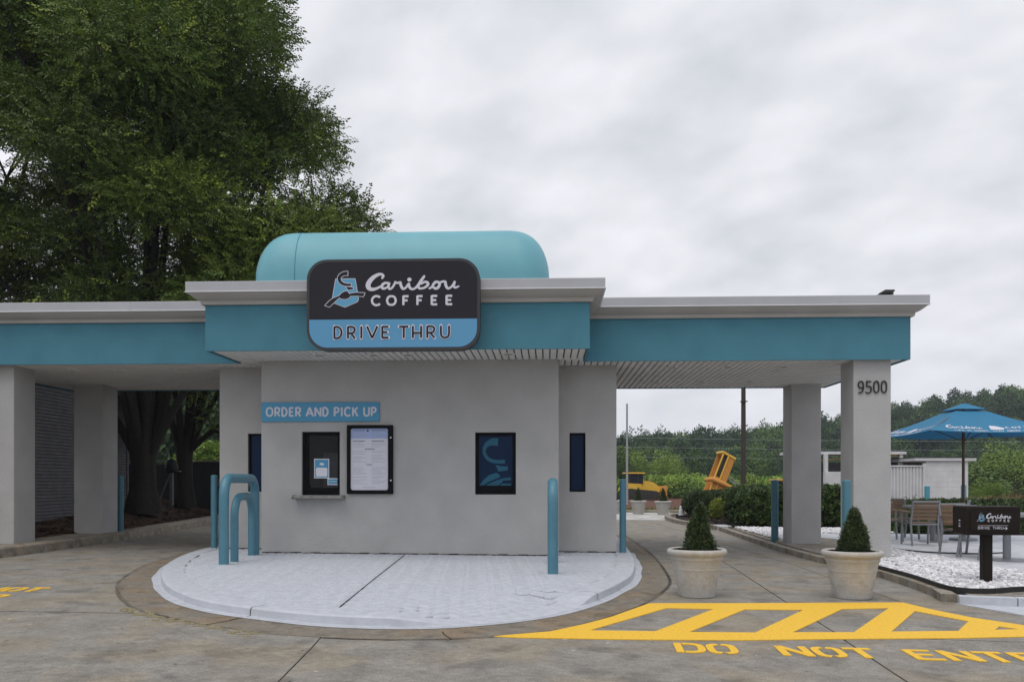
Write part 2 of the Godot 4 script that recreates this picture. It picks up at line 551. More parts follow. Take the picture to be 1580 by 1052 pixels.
func emblem(parent, f, thick, dark):     # shield with a leaping curl; units 0..1050, y down
	var shield = PackedVector2Array(vv([340, 290, 780, 290, 830, 600, 855, 770, 835, 820, 550, 945, 310, 850, 265, 745]))
	var curl = []
	var cp = smooth_path(vv([612, 160, 520, 168, 445, 215, 418, 290, 450, 362, 540, 418, 692, 430]), 30.0)
	var cn = path_normals(cp)
	for i in cp.size():
		curl.append(cp[i] + cn[i] * lerpf(46, 22, float(i) / cp.size()))
	for i in cp.size():
		var j = cp.size() - 1 - i
		curl.append(cp[j] - cn[j] * lerpf(46, 22, float(j) / cp.size()))
	var head = vv([575, 470, 735, 490, 735, 532, 620, 545])
	var leap = vv([95, 908, 180, 815, 270, 742, 350, 712, 420, 680, 480, 615, 550, 578, 612, 580, 648, 640, 740, 618, 830, 610, 1005, 625, 970, 705, 830, 686, 672, 690, 650, 732, 560, 765, 455, 750, 428, 722, 370, 770, 300, 838, 195, 940])
	var node = Node3D.new()
	node.name = "emblem"
	parent.add_child(node, true)
	var g = Geo.new()
	g.extrude(Geometry2D.offset_polygon(shield, 12)[0], f, 0, thick)
	part("shield_edge", g, M.sign_white, node)
	g = Geo.new()
	g.extrude(shield, f, 0, thick + 0.0012)
	part("shield", g, M.emblem_blue, node)
	g = Geo.new()
	var d = Geo.new()
	var k = 0
	for sh in [curl, head, leap]:
		var pa = PackedVector2Array(sh)
		var big = Geometry2D.offset_polygon(pa, 14)
		if big.size() == 0 or Geometry2D.is_polygon_clockwise(pa): pa.reverse(); big = Geometry2D.offset_polygon(pa, 14)
		g.extrude(big[0], f, 0, thick + 0.0024 + k * 0.0003)
		d.extrude(pa, f, 0, thick + 0.0044 + k * 0.0003)
		k += 1
	part("figure_outline", g, M.sign_white, node)
	part("figure", d, dark, node)
	return node

func text_mesh(text, height, depth, bold = true):
	var t = TextMesh.new()
	var ft = SystemFont.new()
	ft.font_names = PackedStringArray(["Droid Sans"])
	ft.font_weight = 700 if bold else 400
	t.font = ft
	t.text = text
	t.font_size = 64
	t.pixel_size = height / 46.0
	t.depth = depth
	t.curve_step = 1.0
	t.horizontal_alignment = HORIZONTAL_ALIGNMENT_CENTER
	t.vertical_alignment = VERTICAL_ALIGNMENT_CENTER
	return t

# ------------------------------------------------------------------ sky and light
func make_sky():
	var w = 2048
	var h = 1024
	var fa = FastNoiseLite.new()
	fa.noise_type = FastNoiseLite.TYPE_SIMPLEX_SMOOTH
	fa.frequency = 1.05
	fa.fractal_octaves = 6
	fa.seed = 7
	var fb = FastNoiseLite.new()
	fb.noise_type = FastNoiseLite.TYPE_SIMPLEX_SMOOTH
	fb.frequency = 0.16
	fb.fractal_octaves = 3
	fb.seed = 21
	var bytes = PackedByteArray()
	bytes.resize(w * h * 3)
	for y in h:
		var el = (0.5 - (y + 0.5) / h) * PI
		var se = sin(el)
		var ce = cos(el)
		for x in w:
			var k = 0.465
			var blue = 0.0
			if se > 0.0:
				var az = TAU * (x + 0.5) / w
				var s = 4.2 / (se + 0.42)         # a cloud sheet seen from below
				var px = ce * sin(az) * s
				var pz = ce * cos(az) * s
				var a = fa.get_noise_2d(px * 0.95 + pz * 0.35, pz * 1.05)
				var b = fb.get_noise_2d(px, pz * 1.3)
				var fade = smoothstep(0.0, 0.2, se)
				k = 0.485 + (0.10 * a + 0.03 * b) * (0.25 + 0.75 * fade)
				blue = clampf(-a * 0.9 - b * 0.4, 0.0, 1.0)
			var i = (y * w + x) * 3
			var c = Color(k * (1.0 - 0.06 * blue), k * (1.012 - 0.015 * blue), k * 1.075).linear_to_srgb()
			bytes[i] = int(clampf(c.r, 0, 1) * 255)
			bytes[i + 1] = int(clampf(c.g, 0, 1) * 255)
			bytes[i + 2] = int(clampf(c.b, 0, 1) * 255)
	var p = PanoramaSkyMaterial.new()
	p.panorama = ImageTexture.create_from_image(Image.create_from_data(w, h, false, Image.FORMAT_RGB8, bytes))
	var sky = Sky.new()
	sky.sky_material = p
	return sky

# ------------------------------------------------------------------ ground
func terrain_y(x, z):
	var d = -z
	var y = -0.16
	y -= 0.55 * smoothstep(42.0, 62.0, d)
	y += 0.3 * smoothstep(75.0, 110.0, d)
	var top = clampf(3.4 + 0.088 * (x - 32.0) + maxf(0.0, x - 60.0) * 0.07, 1.5, 26.0)
	y += top * smoothstep(125.0, 235.0, d)
	return y

func build_ground():
	var g = Geo.new()
	var rows = []
	for i in 61:
		var z = 90.0 - 10.0 - i * 12.0
		var row = []
		for j in 61:
			var x = (j - 30) * 22.0
			row.append(Vector3(x, terrain_y(x, z) + (0.0 if z > -45 else 0.25 * sin(x * 0.13 + z * 0.21)), z))
		rows.append(row)
	g.grid(rows)
	structure("ground", g, M.meadow)

	# concrete drive, cut into slabs along its joints
	var area = [PackedVector2Array([Vector2(-34, 12), Vector2(34, 12), Vector2(34, -36.4), Vector2(-34, -36.4)])]
	var gutter_line = smooth_path([Vector2(-5.75, -21), Vector2(-5.72, -16), Vector2(-5.62, -13.4), Vector2(-5.1, -11.1), Vector2(-4.55, -9.7), Vector2(-3.85, -8.5), Vector2(-3.33, -7.98), Vector2(-2.65, -7.42), Vector2(-1.95, -7.04), Vector2(-0.95, -6.88), Vector2(-0.15, -7.05), Vector2(0.35, -7.36), Vector2(0.75, -7.85), Vector2(1.12, -8.46), Vector2(1.5, -9.2), Vector2(1.87, -10.28), Vector2(2.12, -11.3), Vector2(2.4, -13.7), Vector2(2.58, -16), Vector2(2.8, -21)], 0.3)
	var joints = [
		[gutter_line, 0.022],
		[[Vector2(-34, -8.9), Vector2(-6.2, -8.185), Vector2(-3.62, -8.115)], 0.022],
		[[Vector2(-1.585, -6.98), Vector2(-1.56, -6.6), Vector2(-1.5, -5.2), Vector2(-1.2, 12)], 0.007],
		[[Vector2(3.55, -14.4), Vector2(3.482, -13.55), Vector2(3.02, -9.17), Vector2(2.854, -7.42), Vector2(2.79, -7.01), Vector2(2.66, -5.88), Vector2(0.9, 12)], 0.009],
		[[Vector2(2.35, -13.6), Vector2(3.33, -13.54), Vector2(4.17, -13.47), Vector2(5.6, -13.4)], 0.025],
		[[Vector2(4.6, -36.4), Vector2(4.55, -13.5), Vector2(4.45, -11.9), Vector2(4.385, -10.0), Vector2(4.31, -8.4)], 0.008],
		[[Vector2(0.72, -7.62), Vector2(0.98, -7.54), Vector2(1.97, -7.37), Vector2(2.85, -7.26), Vector2(4.9, -7.0), Vector2(34, -4)], 0.012],
		[[Vector2(-5.6, -15.8), Vector2(-8.6, -15.9)], 0.007],
	]
	for j in joints:
		var strips = Geometry2D.offset_polyline(PackedVector2Array(j[0]), j[1], Geometry2D.JOIN_MITER, Geometry2D.END_SQUARE)
		for s in strips:
			var next = []
			for a in area: next.append_array(Geometry2D.clip_polygons(a, s))
			area = next
	var road = Node3D.new()
	road.name = "road"
	add_child(road)
	tag(road, "", "", "", "structure")
	var flat = func(p, h = 0.0): return Vector3(p.x, road_y(p.x) + h, p.y)
	for a in area:
		if Geometry2D.is_polygon_clockwise(a): continue
		var s = Geo.new()
		s.extrude(a, flat, -0.03, 0.0)
		part("concrete_slab", s, M.road_concrete, road)
	var f = Geo.new()
	f.extrude(PackedVector2Array([Vector2(-34, 12), Vector2(34, 12), Vector2(34, -36.4), Vector2(-34, -36.4)]), flat, -0.06, -0.022)
	part("joint_filler", f, M.joint_dirt, road)
	# brown-stained gutter ring round the island
	var gp = PackedVector2Array()
	for q in gutter_line: gp.append(q)
	var inner = Geometry2D.offset_polygon(gp, -0.024)
	var gg = Geo.new()
	for q in inner:
		gg.extrude(q, flat, 0.0, 0.004)
	part("gutter", gg, M.gutter_concrete, road)
	# light unshaded concrete beyond the right lane
	var pc = Geo.new()
	pc.extrude(PackedVector2Array([Vector2(-1, -29.6), Vector2(5.3, -29.2), Vector2(6.4, -33.5), Vector2(7, -36.2), Vector2(-6, -36.2)]), flat, 0.0, 0.006)
	part("pale_slab", pc, M.pale_concrete, road)
	# cracks and paint overspray on the drive are narrow strips of their own
	var cr = Geo.new()
	for q in [[-0.6, -7.26, -0.57, -7.12, -0.5, -6.93], [-2.52, -7.86, -2.62, -7.66, -2.72, -7.5], [-2.55, -7.9, -2.6, -7.75]]:
		ribbon(cr, vv(q), 0.006, flat, 0.0, 0.0065, 3, false)
	part("crack", cr, M.joint_dirt, road)

# island outline on the road, from the back left round the front to the back right
const ISLAND := [-5.55, -20.6, -5.52, -17.5, -5.48, -15.1, -5.40, -13.8, -5.12, -12.4, -4.75, -11.2, -4.34, -10.2, -3.96, -9.45, -3.62, -8.93, -3.30, -8.51, -2.93, -8.16, -2.52, -7.88, -2.12, -7.65, -1.62, -7.45, -0.97, -7.36, -0.44, -7.5, 0.14, -7.86, 0.62, -8.45, 1.02, -9.18, 1.46, -10.35, 1.74, -11.43, 2.02, -13.3, 2.20, -15.2, 2.34, -17.2, 2.55, -20.6]

func build_island():
	var line = smooth_path(vv(ISLAND), 0.12)
	var nrm = path_normals(line)      # points out of the island? checked below
	var cen = Vector2(-1.5, -14)
	for i in nrm.size():
		if nrm[i].dot(line[i] - cen) < 0: nrm[i] = -nrm[i]
		line[i] -= nrm[i] * 0.085
	var island = Node3D.new()
	island.name = "island"
	add_child(island)
	tag(island, "", "", "", "structure")
	var full = []                     # how much of the kerb height stands here; dropped where the ramp is
	for p in line:
		var k = 1.0
		var e = p.distance_to(Vector2(0.22, -7.95))
		k = smoothstep(0.75, 1.45, e)
		full.append(lerpf(0.10, 1.0, k))
	var top_at = func(p, i, inset):
		var drop = (1.0 - full[i]) * (island_y(p.x) - road_y(p.x))
		return island_y(p.x) - drop * (1.0 - smoothstep(0.0, 1.3, inset))
	# kerb, in cast lengths with a gap between them
	var cuts = [0]
	for target in [Vector2(-4.9, -11.6), Vector2(-2.52, -7.88), Vector2(1.02, -9.18), Vector2(1.95, -12.8)]:
		var best = 0
		for i in line.size():
			if line[i].distance_to(target) < line[best].distance_to(target): best = i
		cuts.append(best)
	cuts.append(line.size() - 1)
	for c in cuts.size() - 1:
		var rows = [[], [], [], [], [], [], []]
		for i in range(cuts[c], cuts[c + 1] + 1):
			var p = line[i]
			var t = (line[mini(i + 1, line.size() - 1)] - line[maxi(i - 1, 0)]).normalized()
			if i == cuts[c] and c > 0: p += t * 0.006
			if i == cuts[c + 1] and c < cuts.size() - 2: p -= t * 0.006
			var yb = road_y(p.x) + 0.004
			var yt = top_at.call(p, i, 0.0)
			var h = yt - yb
			for q in [[0.04, 0.006, 0], [0.0, 0.010, 1], [-0.004, h * 0.5, 2], [-0.009, h * 0.84, 3], [-0.022, h * 0.96, 4], [-0.05, h, 5], [-0.275, top_at.call(p - nrm[i] * 0.275, i, 0.275) - yb, 6]]:
				var s = p + nrm[i] * q[0]
				rows[q[2]].append(Vector3(s.x, yb + q[1], s.y))
		var g = Geo.new()
		var first = rows[0][0]
		for q in [[0, 1], [1, 2, 3], [3, 4, 5], [5, 6]]:
			var sub = []
			for e in q: sub.append(rows[e])
			g.grid(sub)
		part("kerb", g, M.island_paint, island)
	# paint that ran over onto the drive
	var lip = Geo.new()
	var r = RandomNumberGenerator.new()
	r.seed = 5
	for i in line.size() - 1:
		if line[i].y < -15.5: continue
		var w0 = 0.06 + 0.014 * sin(i * 0.5) * sin(i * 0.17 + 1.0)
		var w1 = 0.06 + 0.014 * sin((i + 1) * 0.5) * sin((i + 1) * 0.17 + 1.0)
		var a = line[i] + nrm[i] * 0.04; var b = line[i + 1] + nrm[i + 1] * 0.04
		var d = line[i + 1] + nrm[i + 1] * (0.04 + w1); var e = line[i] + nrm[i] * (0.04 + w0)
		lip.quad(Vector3(a.x, road_y(a.x) + 0.009, a.y), Vector3(e.x, road_y(e.x) + 0.008, e.y), Vector3(d.x, road_y(d.x) + 0.008, d.y), Vector3(b.x, road_y(b.x) + 0.009, b.y))
	part("paint_edge", lip, M.island_paint, island)
	# the bed under the bricks
	var bed = Geo.new()
	var rr = [[], [], [], [], [], [], [], [], []]
	var inset = [0.268, 0.4, 0.55, 0.7, 0.85, 1.0, 1.15, 1.3, 1.45]
	var last = PackedVector2Array()
	for i in line.size():
		for k in 9:
			var p = line[i] - nrm[i] * inset[k]
			rr[k].append(Vector3(p.x, top_at.call(p, i, inset[k]) - (0.015 if k < 2 else 0.045), p.y))
			if k == 8: last.append(p)
	bed.grid(rr)
	bed.poly(last, func(p, h = 0.0): return Vector3(p.x, island_y(p.x) - 0.045 + h, p.y))
	part("brick_bed", bed, M.island_paint, island)
	# painted herringbone bricks: far too many to pick apart, joined into one piece
	var field = PackedVector2Array()
	for i in line.size():
		if line[i].y > -15.0: field.append(line[i] - nrm[i] * 0.30)
	var bricks = Geo.new()
	r.seed = 9
	var w = 0.105
	var rot = Transform2D(0.785 + TURN, Vector2(-1.6, -11))
	for i in range(-60, 60):
		for j in range(-60, 60):
			var m = posmod(i - j, 4)
			var lo
			var size
			if m == 0: lo = Vector2(i, j) * w; size = Vector2(2 * w, w)
			elif m == 3: lo = Vector2(i, j) * w; size = Vector2(w, 2 * w)
			else: continue
			var mid = rot * (lo + size * 0.5)
			if mid.y < -14.6 or mid.y > -7.3 or not Geometry2D.is_point_in_polygon(mid, field): continue
			# inside the kiosk?
			var loc = (mid - Vector2(BUILDING_AT.x, BUILDING_AT.z)).rotated(TURN)
			if loc.y < -0.1 and absf(loc.x) < 2.4: continue
			if loc.y < -0.85 and absf(loc.x) < 3.4: continue
			var near = 9.0
			var at = 0
			for q in range(0, line.size(), 2):
				var e = line[q].distance_to(mid)
				if e < near: near = e; at = q
			var up = r.randf_range(-0.002, 0.0025)
			var tilt = Vector2(r.randf_range(-0.012, 0.012), r.randf_range(-0.012, 0.012))
			var g0 = 0.005
			var b0 = 0.019
			var outer = []
			var topq = []
			var deep = []
			for q in [[0, 0], [1, 0], [1, 1], [0, 1]]:
				var e = Vector2(q[0], q[1])
				var po = rot * (lo + Vector2(lerpf(g0, size.x - g0, e.x), lerpf(g0, size.y - g0, e.y)))
				var pt = rot * (lo + Vector2(lerpf(b0, size.x - b0, e.x), lerpf(b0, size.y - b0, e.y)))
				var y0 = top_at.call(po, at, maxf(0.0, near - (po - mid).dot(nrm[at])))
				outer.append(Vector3(po.x, y0 - 0.013, po.y)); deep.append(Vector3(po.x, y0 - 0.055, po.y))
				topq.append(Vector3(pt.x, y0 + 0.003 + up + tilt.dot(pt - mid), pt.y))
			bricks.quad(topq[3], topq[2], topq[1], topq[0])
			for q in 4:
				var k = (q + 1) % 4
				bricks.quad(outer[k], outer[q], topq[q], topq[k])
				bricks.quad(deep[k], deep[q], outer[q], outer[k])
	tag(part("brick_field", bricks, M.island_paint, island), "", "", "", "stuff")
	# score lines in the paving
	var sc = Geo.new()
	for q in [[-1.73, -13.5, -1.68, -10.5, -1.63, -7.95]]:
		ribbon(sc, vv(q), 0.0028, func(p, h = 0.0): return Vector3(p.x, island_y(p.x) + h, p.y), -0.01, 0.0125, 3, false)
	part("score_line", sc, M.joint_dirt, island)

func raised(called, poly2, y, material, depth = 0.3):
	var g = Geo.new()
	g.extrude(PackedVector2Array(poly2), func(p, h = 0.0): return Vector3(p.x, y + h, p.y), -depth, 0.0)
	return structure(called, g, material)

func kerb_run(called, pts, y, w, side, material, cut = 2.4):
	# a kerb with a rounded nose along a 2D line, cast in lengths; side +1: drive lies left of travel
	var node = Node3D.new()
	node.name = numbered(called)
	add_child(node)
	tag(node, "", "", "", "structure")
	var line = smooth_path(pts, 0.25)
	var nn = path_normals(line)
	var start = 0
	while start < line.size() - 1:
		var end = start
		var run = 0.0
		while end < line.size() - 1 and run < cut:
			run += line[end].distance_to(line[end + 1])
			end += 1
		var rows = [[], [], [], [], [], []]
		for i in range(start, end + 1):
			var t = (line[mini(i + 1, line.size() - 1)] - line[maxi(i - 1, 0)]).normalized()
			var p = line[i]
			if i == start: p += t * 0.006
			if i == end: p -= t * 0.006
			var q = [[0.05, road_y(p.x) - 0.02], [0.035, y - 0.03], [0.02, y - 0.01], [0.0, y], [-w, y], [-w, y - 0.2]]
			for k in 6:
				var s = p + nn[i] * side * q[k][0]
				rows[k].append(Vector3(s.x, q[k][1], s.y))
		var g = Geo.new()
		for k in [[0, 1], [1, 2, 3], [3, 4], [4, 5]]:
			var sub = []
			for e in k: sub.append(rows[e])
			g.grid(sub, false, side < 0)
		for e in [0, rows[0].size() - 1]:
			for k in range(1, 5):
				if e == 0: g.tri(rows[0][e], rows[k][e], rows[k + 1][e])
				else: g.tri(rows[0][e], rows[k + 1][e], rows[k][e])
		part("kerb_length", g, material, node)
		start = end
	return node

func build_sides():
	# ---- left: pavement, kerb and pine-straw bank
	var lk = vv([-13.5, -10.9, -11.0, -11.2, -9.3, -11.8, -8.5, -12.5, -8.2, -13.4, -8.12, -15, -8.1, -17.3, -8.3, -20, -8.72, -24.2, -9.3, -28])
	kerb_run("left_kerb", lk, 0.29, 0.16, -1, M.kerb_concrete)
	var lp = [Vector2(-20, -28)]
	lp.append(Vector2(-20, -10.9))
	for p in smooth_path(lk, 0.4): lp.append(p + Vector2(-0.15, 0.02))
	raised("left_pavement", lp, 0.284, M.kerb_concrete, 0.2)
	var g = Geo.new()
	var rows = []
	var nz = FastNoiseLite.new()
	nz.frequency = 1.3
	nz.seed = 4
	for i in 60:
		var z = -14.3 - i * 0.25
		var row = []
		var edge = -8.78 if z > -18.0 else -8.3 + (z + 18.0) * 0.09 - 0.12
		for j in 40:
			var x = edge - j * 0.22
			var up = smoothstep(0.0, 3.2, edge - x) * (0.12 + 0.46 * smoothstep(-17.0, -24.0, z))
			row.append(Vector3(x, 0.30 + up + 0.035 * nz.get_noise_2d(x * 3, z * 3) + (0.0 if j else -0.03), z))
		rows.append(row)
	g.grid(rows, false, true)
	structure("mulch_bank", g, M.pine_straw)
	# loose needles and chips on the bank
	r_chips("pine_straw_litter", 3800, func(r):
		var z = r.randf_range(-14.6, -27.0)
		var edge = -8.78 if z > -18.0 else -8.3 + (z + 18.0) * 0.09 - 0.12
		var x = edge - r.randf_range(0.0, 3.6)
		var up = smoothstep(0.0, 3.2, edge - x) * (0.12 + 0.46 * smoothstep(-17.0, -24.0, z))
		return Vector3(x, 0.315 + up, z), 0.11, 0.012, [Color(.16, .085, .045), Color(.10, .05, .03), Color(.2, .12, .07)], "loose pine straw covering the shaded bank by the trees", "pine straw")

	# ---- right: kerb, pavement by the pillars, gravel beds, patio
	var rk = vv([4.98, -9.42, 5.12, -9.9, 5.27, -11, 5.36, -12.4, 5.28, -14.3, 5.32, -16, 5.42, -17.6, 5.62, -20.2, 5.9, -23.5])
	kerb_run("right_kerb", rk, 0.083, 0.16, -1, M.kerb_concrete, 3.2)
	var wk = vv([4.97, -9.40, 5.5, -9.24, 7.0, -9.0, 12.0, -8.4])
	kerb_run("painted_kerb", wk, 0.083, 0.16, 1, M.island_paint, 0.42)
	var ap = Geo.new()
	ap.extrude(PackedVector2Array(vv([4.9, -9.3, 5.16, -8.47, 6.2, -8.1, 12, -7.4, 12, -8.5, 7, -9.06, 5.5, -9.30])), func(p, h = 0.0): return Vector3(p.x, road_y(p.x) + h, p.y), 0.0, 0.012)
	structure("painted_apron", ap, M.island_paint)
	var rp = []
	for p in smooth_path(rk, 0.5): rp.append(p + Vector2(0.13, 0))
	rp.append_array([Vector2(9.6, -23.4), Vector2(9.6, -9.0), Vector2(7.0, -9.16), Vector2(5.6, -9.36)])
	raised("right_pavement", rp, 0.075, M.kerb_concrete, 0.2)
	raised("patio", vv([7.02, -9.2, 7.05, -18.4, 6.4, -20.0, 6.4, -20.4, 9.3, -20.2, 10.9, -19.6, 15, -19.5, 15, -8.6]), 0.088, M.patio_paint, 0.1)
	# planted bed behind
	kerb_run("bed_kerb", vv([5.9, -23.5, 5.62, -25.5, 5.5, -28, 5.95, -31.5, 7.2, -33.5, 9.5, -34.2]), 0.10, 0.2, -1, M.kerb_concrete, 3.0)
	raised("mulch_bed", vv([6.02, -23.3, 5.78, -25.5, 5.66, -28, 6.1, -31.4, 7.3, -33.3, 9.6, -34.0, 16, -34, 16, -20.0, 11, -20.0, 9.4, -20.7, 9.4, -23.0]), 0.088, M.mulch, 0.2)
	r_chips("mulch_chips", 2600, func(r): return Vector3(r.randf_range(5.9, 10.5), 0.10, r.randf_range(-31.5, -22.6)), 0.07, 0.02, [Color(.11, .05, .03), Color(.06, .028, .02), Color(.15, .075, .045)], "reddish brown bark chips in the bed below the hedges", "mulch")
	var wb = Geo.new()
	wb.bevel(Vector3(5.72, -0.2, -24.05), Vector3(6.1, 0.108, -23.35), 0.02)
	structure("painted_kerb_end", wb, M.island_paint)
	# black edging strips
	for e in [[vv([5.3, -12.45, 5.22, -11, 5.08, -9.95, 5.12, -9.62, 5.4, -9.52, 6.0, -9.72, 7.0, -9.6, 9, -9.35]), "edging_strip"], [vv([6.0, -22.9, 7.6, -22.5, 9.5, -22.2]), "edging_strip"]]:
		var ed = Geo.new()
		ribbon(ed, e[0], 0.014, func(p, h = 0.0): return Vector3(p.x, 0.08 + h, p.y), -0.03, 0.055, 6, false)
		tag(part(e[1], ed, M.edging), "black edging strip round the white pebble bed by the small sign" if used_names["edging_strip"] == 1 else "black edging strip between white pebbles and the hedge bed", "edging")
	gravel(vv([5.34, -12.5, 5.26, -11, 5.12, -9.97, 5.16, -9.66, 5.42, -9.58, 6.0, -9.78, 7.02, -9.68, 7.0, -15.8, 6.25, -15.8, 6.25, -13.66, 5.5, -13.62]), 0.085, 9500, 0.034, "loose white pebbles in the bed round the small drive sign")
	gravel(vv([5.75, -18.6, 6.05, -22.8, 7.6, -22.4, 9.5, -22.1, 9.2, -20.2, 6.5, -20.3, 6.3, -18.5]), 0.085, 6500, 0.042, "loose white pebbles between the rear pillar and the hedge")
	# kerb and planting strip behind the far planters
	kerb_run("far_kerb", vv([-12, -36.3, 2, -36.3, 6.6, -36.2, 12, -36.6]), 0.10, 0.2, -1, M.kerb_concrete, 6.0)
	# red earth of the building site
	var d = Geo.new()
	rows = []
	for i in 24:
		var z = -37.0 - i * 2.6
		var row = []
		for j in 40:
			var x = -22.0 + j * 2.0
			var mound = 0.9 * exp(-pow((x - 16.5) / 4.5, 2) - pow((z + 66) / 4.0, 2)) + 0.35 * exp(-pow((x - 9.0) / 7.0, 2) - pow((z + 58) / 3.5, 2))
			row.append(Vector3(x, terrain_y(x, z) + 0.10 + mound + 0.22 * nz.get_noise_2d(x * 0.35, z * 0.35), z))
		rows.append(row)
	d.grid(rows)
	structure("red_earth", d, M.red_dirt)

func r_chips(called, count, where, length, width, tones, label, category):
	var g = Geo.new()
	g.tri(Vector3(-0.5, 0, -0.5), Vector3(0.5, 0.12, -0.5), Vector3(0.5, 0, 0.5))
	g.tri(Vector3(-0.5, 0, -0.5), Vector3(0.5, 0, 0.5), Vector3(-0.5, 0.16, 0.5))
	for i in g.n.size(): if g.n[i].y < 0: g.n[i] = -g.n[i]
	var r = RandomNumberGenerator.new()
	r.seed = 31 + count
	var tr = []
	var cl = []
	for i in count:
		var p = where.call(r)
		var b = Basis(Vector3.UP, r.randf() * TAU) * Basis(Vector3.RIGHT, r.randf_range(-0.5, 0.5)) * Basis.from_scale(Vector3(length, 0.05, width) * r.randf_range(0.6, 1.4))
		tr.append(Transform3D(b, p))
		cl.append(tones[r.randi() % tones.size()] * r.randf_range(0.7, 1.2))
	if not M.has("chips"):
		mat("chips", Color(1, 1, 1), 0.95)
		M.chips.vertex_color_use_as_albedo = true
		M.chips.cull_mode = BaseMaterial3D.CULL_DISABLED
	tag(multi(called, g.mesh(), M.chips, tr, cl), label, category, "", "stuff")

func gravel(poly2, y, count, size, label):
	var g = Geo.new()
	var rows = []
	for i in 5:
		var row = []
		var a = PI * (i / 4.0 - 0.5)
		for j in 7:
			var b = TAU * j / 7
			var k = 1.0 + 0.18 * sin(j * 2.3 + i * 1.7)
			row.append(Vector3(cos(a) * cos(b) * k, sin(a), cos(a) * sin(b) * k * 0.75))
		rows.append(row)
	g.grid(rows, true, true)
	var pa = PackedVector2Array(poly2)
	var lo = pa[0]
	var hi = pa[0]
	for p in pa: lo = lo.min(p); hi = hi.max(p)
	var r = RandomNumberGenerator.new()
	r.seed = count
	var tr = []
	var cl = []
	while tr.size() < count:
		var p = Vector2(r.randf_range(lo.x, hi.x), r.randf_range(lo.y, hi.y))
		if not Geometry2D.is_point_in_polygon(p, pa): continue
		var s = size * r.randf_range(0.5, 1.15)
		var b = Basis(Vector3(r.randfn(), r.randfn(), r.randfn()).normalized(), r.randf_range(0, 0.6)) * Basis(Vector3.UP, r.randf() * TAU) * Basis.from_scale(Vector3(s, s * r.randf_range(0.4, 0.65), s))
		tr.append(Transform3D(b, Vector3(p.x, y + r.randf_range(0.0, 0.03), p.y)))
		var k = r.randf_range(0.55, 1.0) * (1.0 if r.randf() > 0.07 else 0.5)
		cl.append(Color(k, k, k * 1.02))
	tag(multi("white_pebbles", g.mesh(), M.pebble, tr, cl), label, "gravel", "", "stuff")

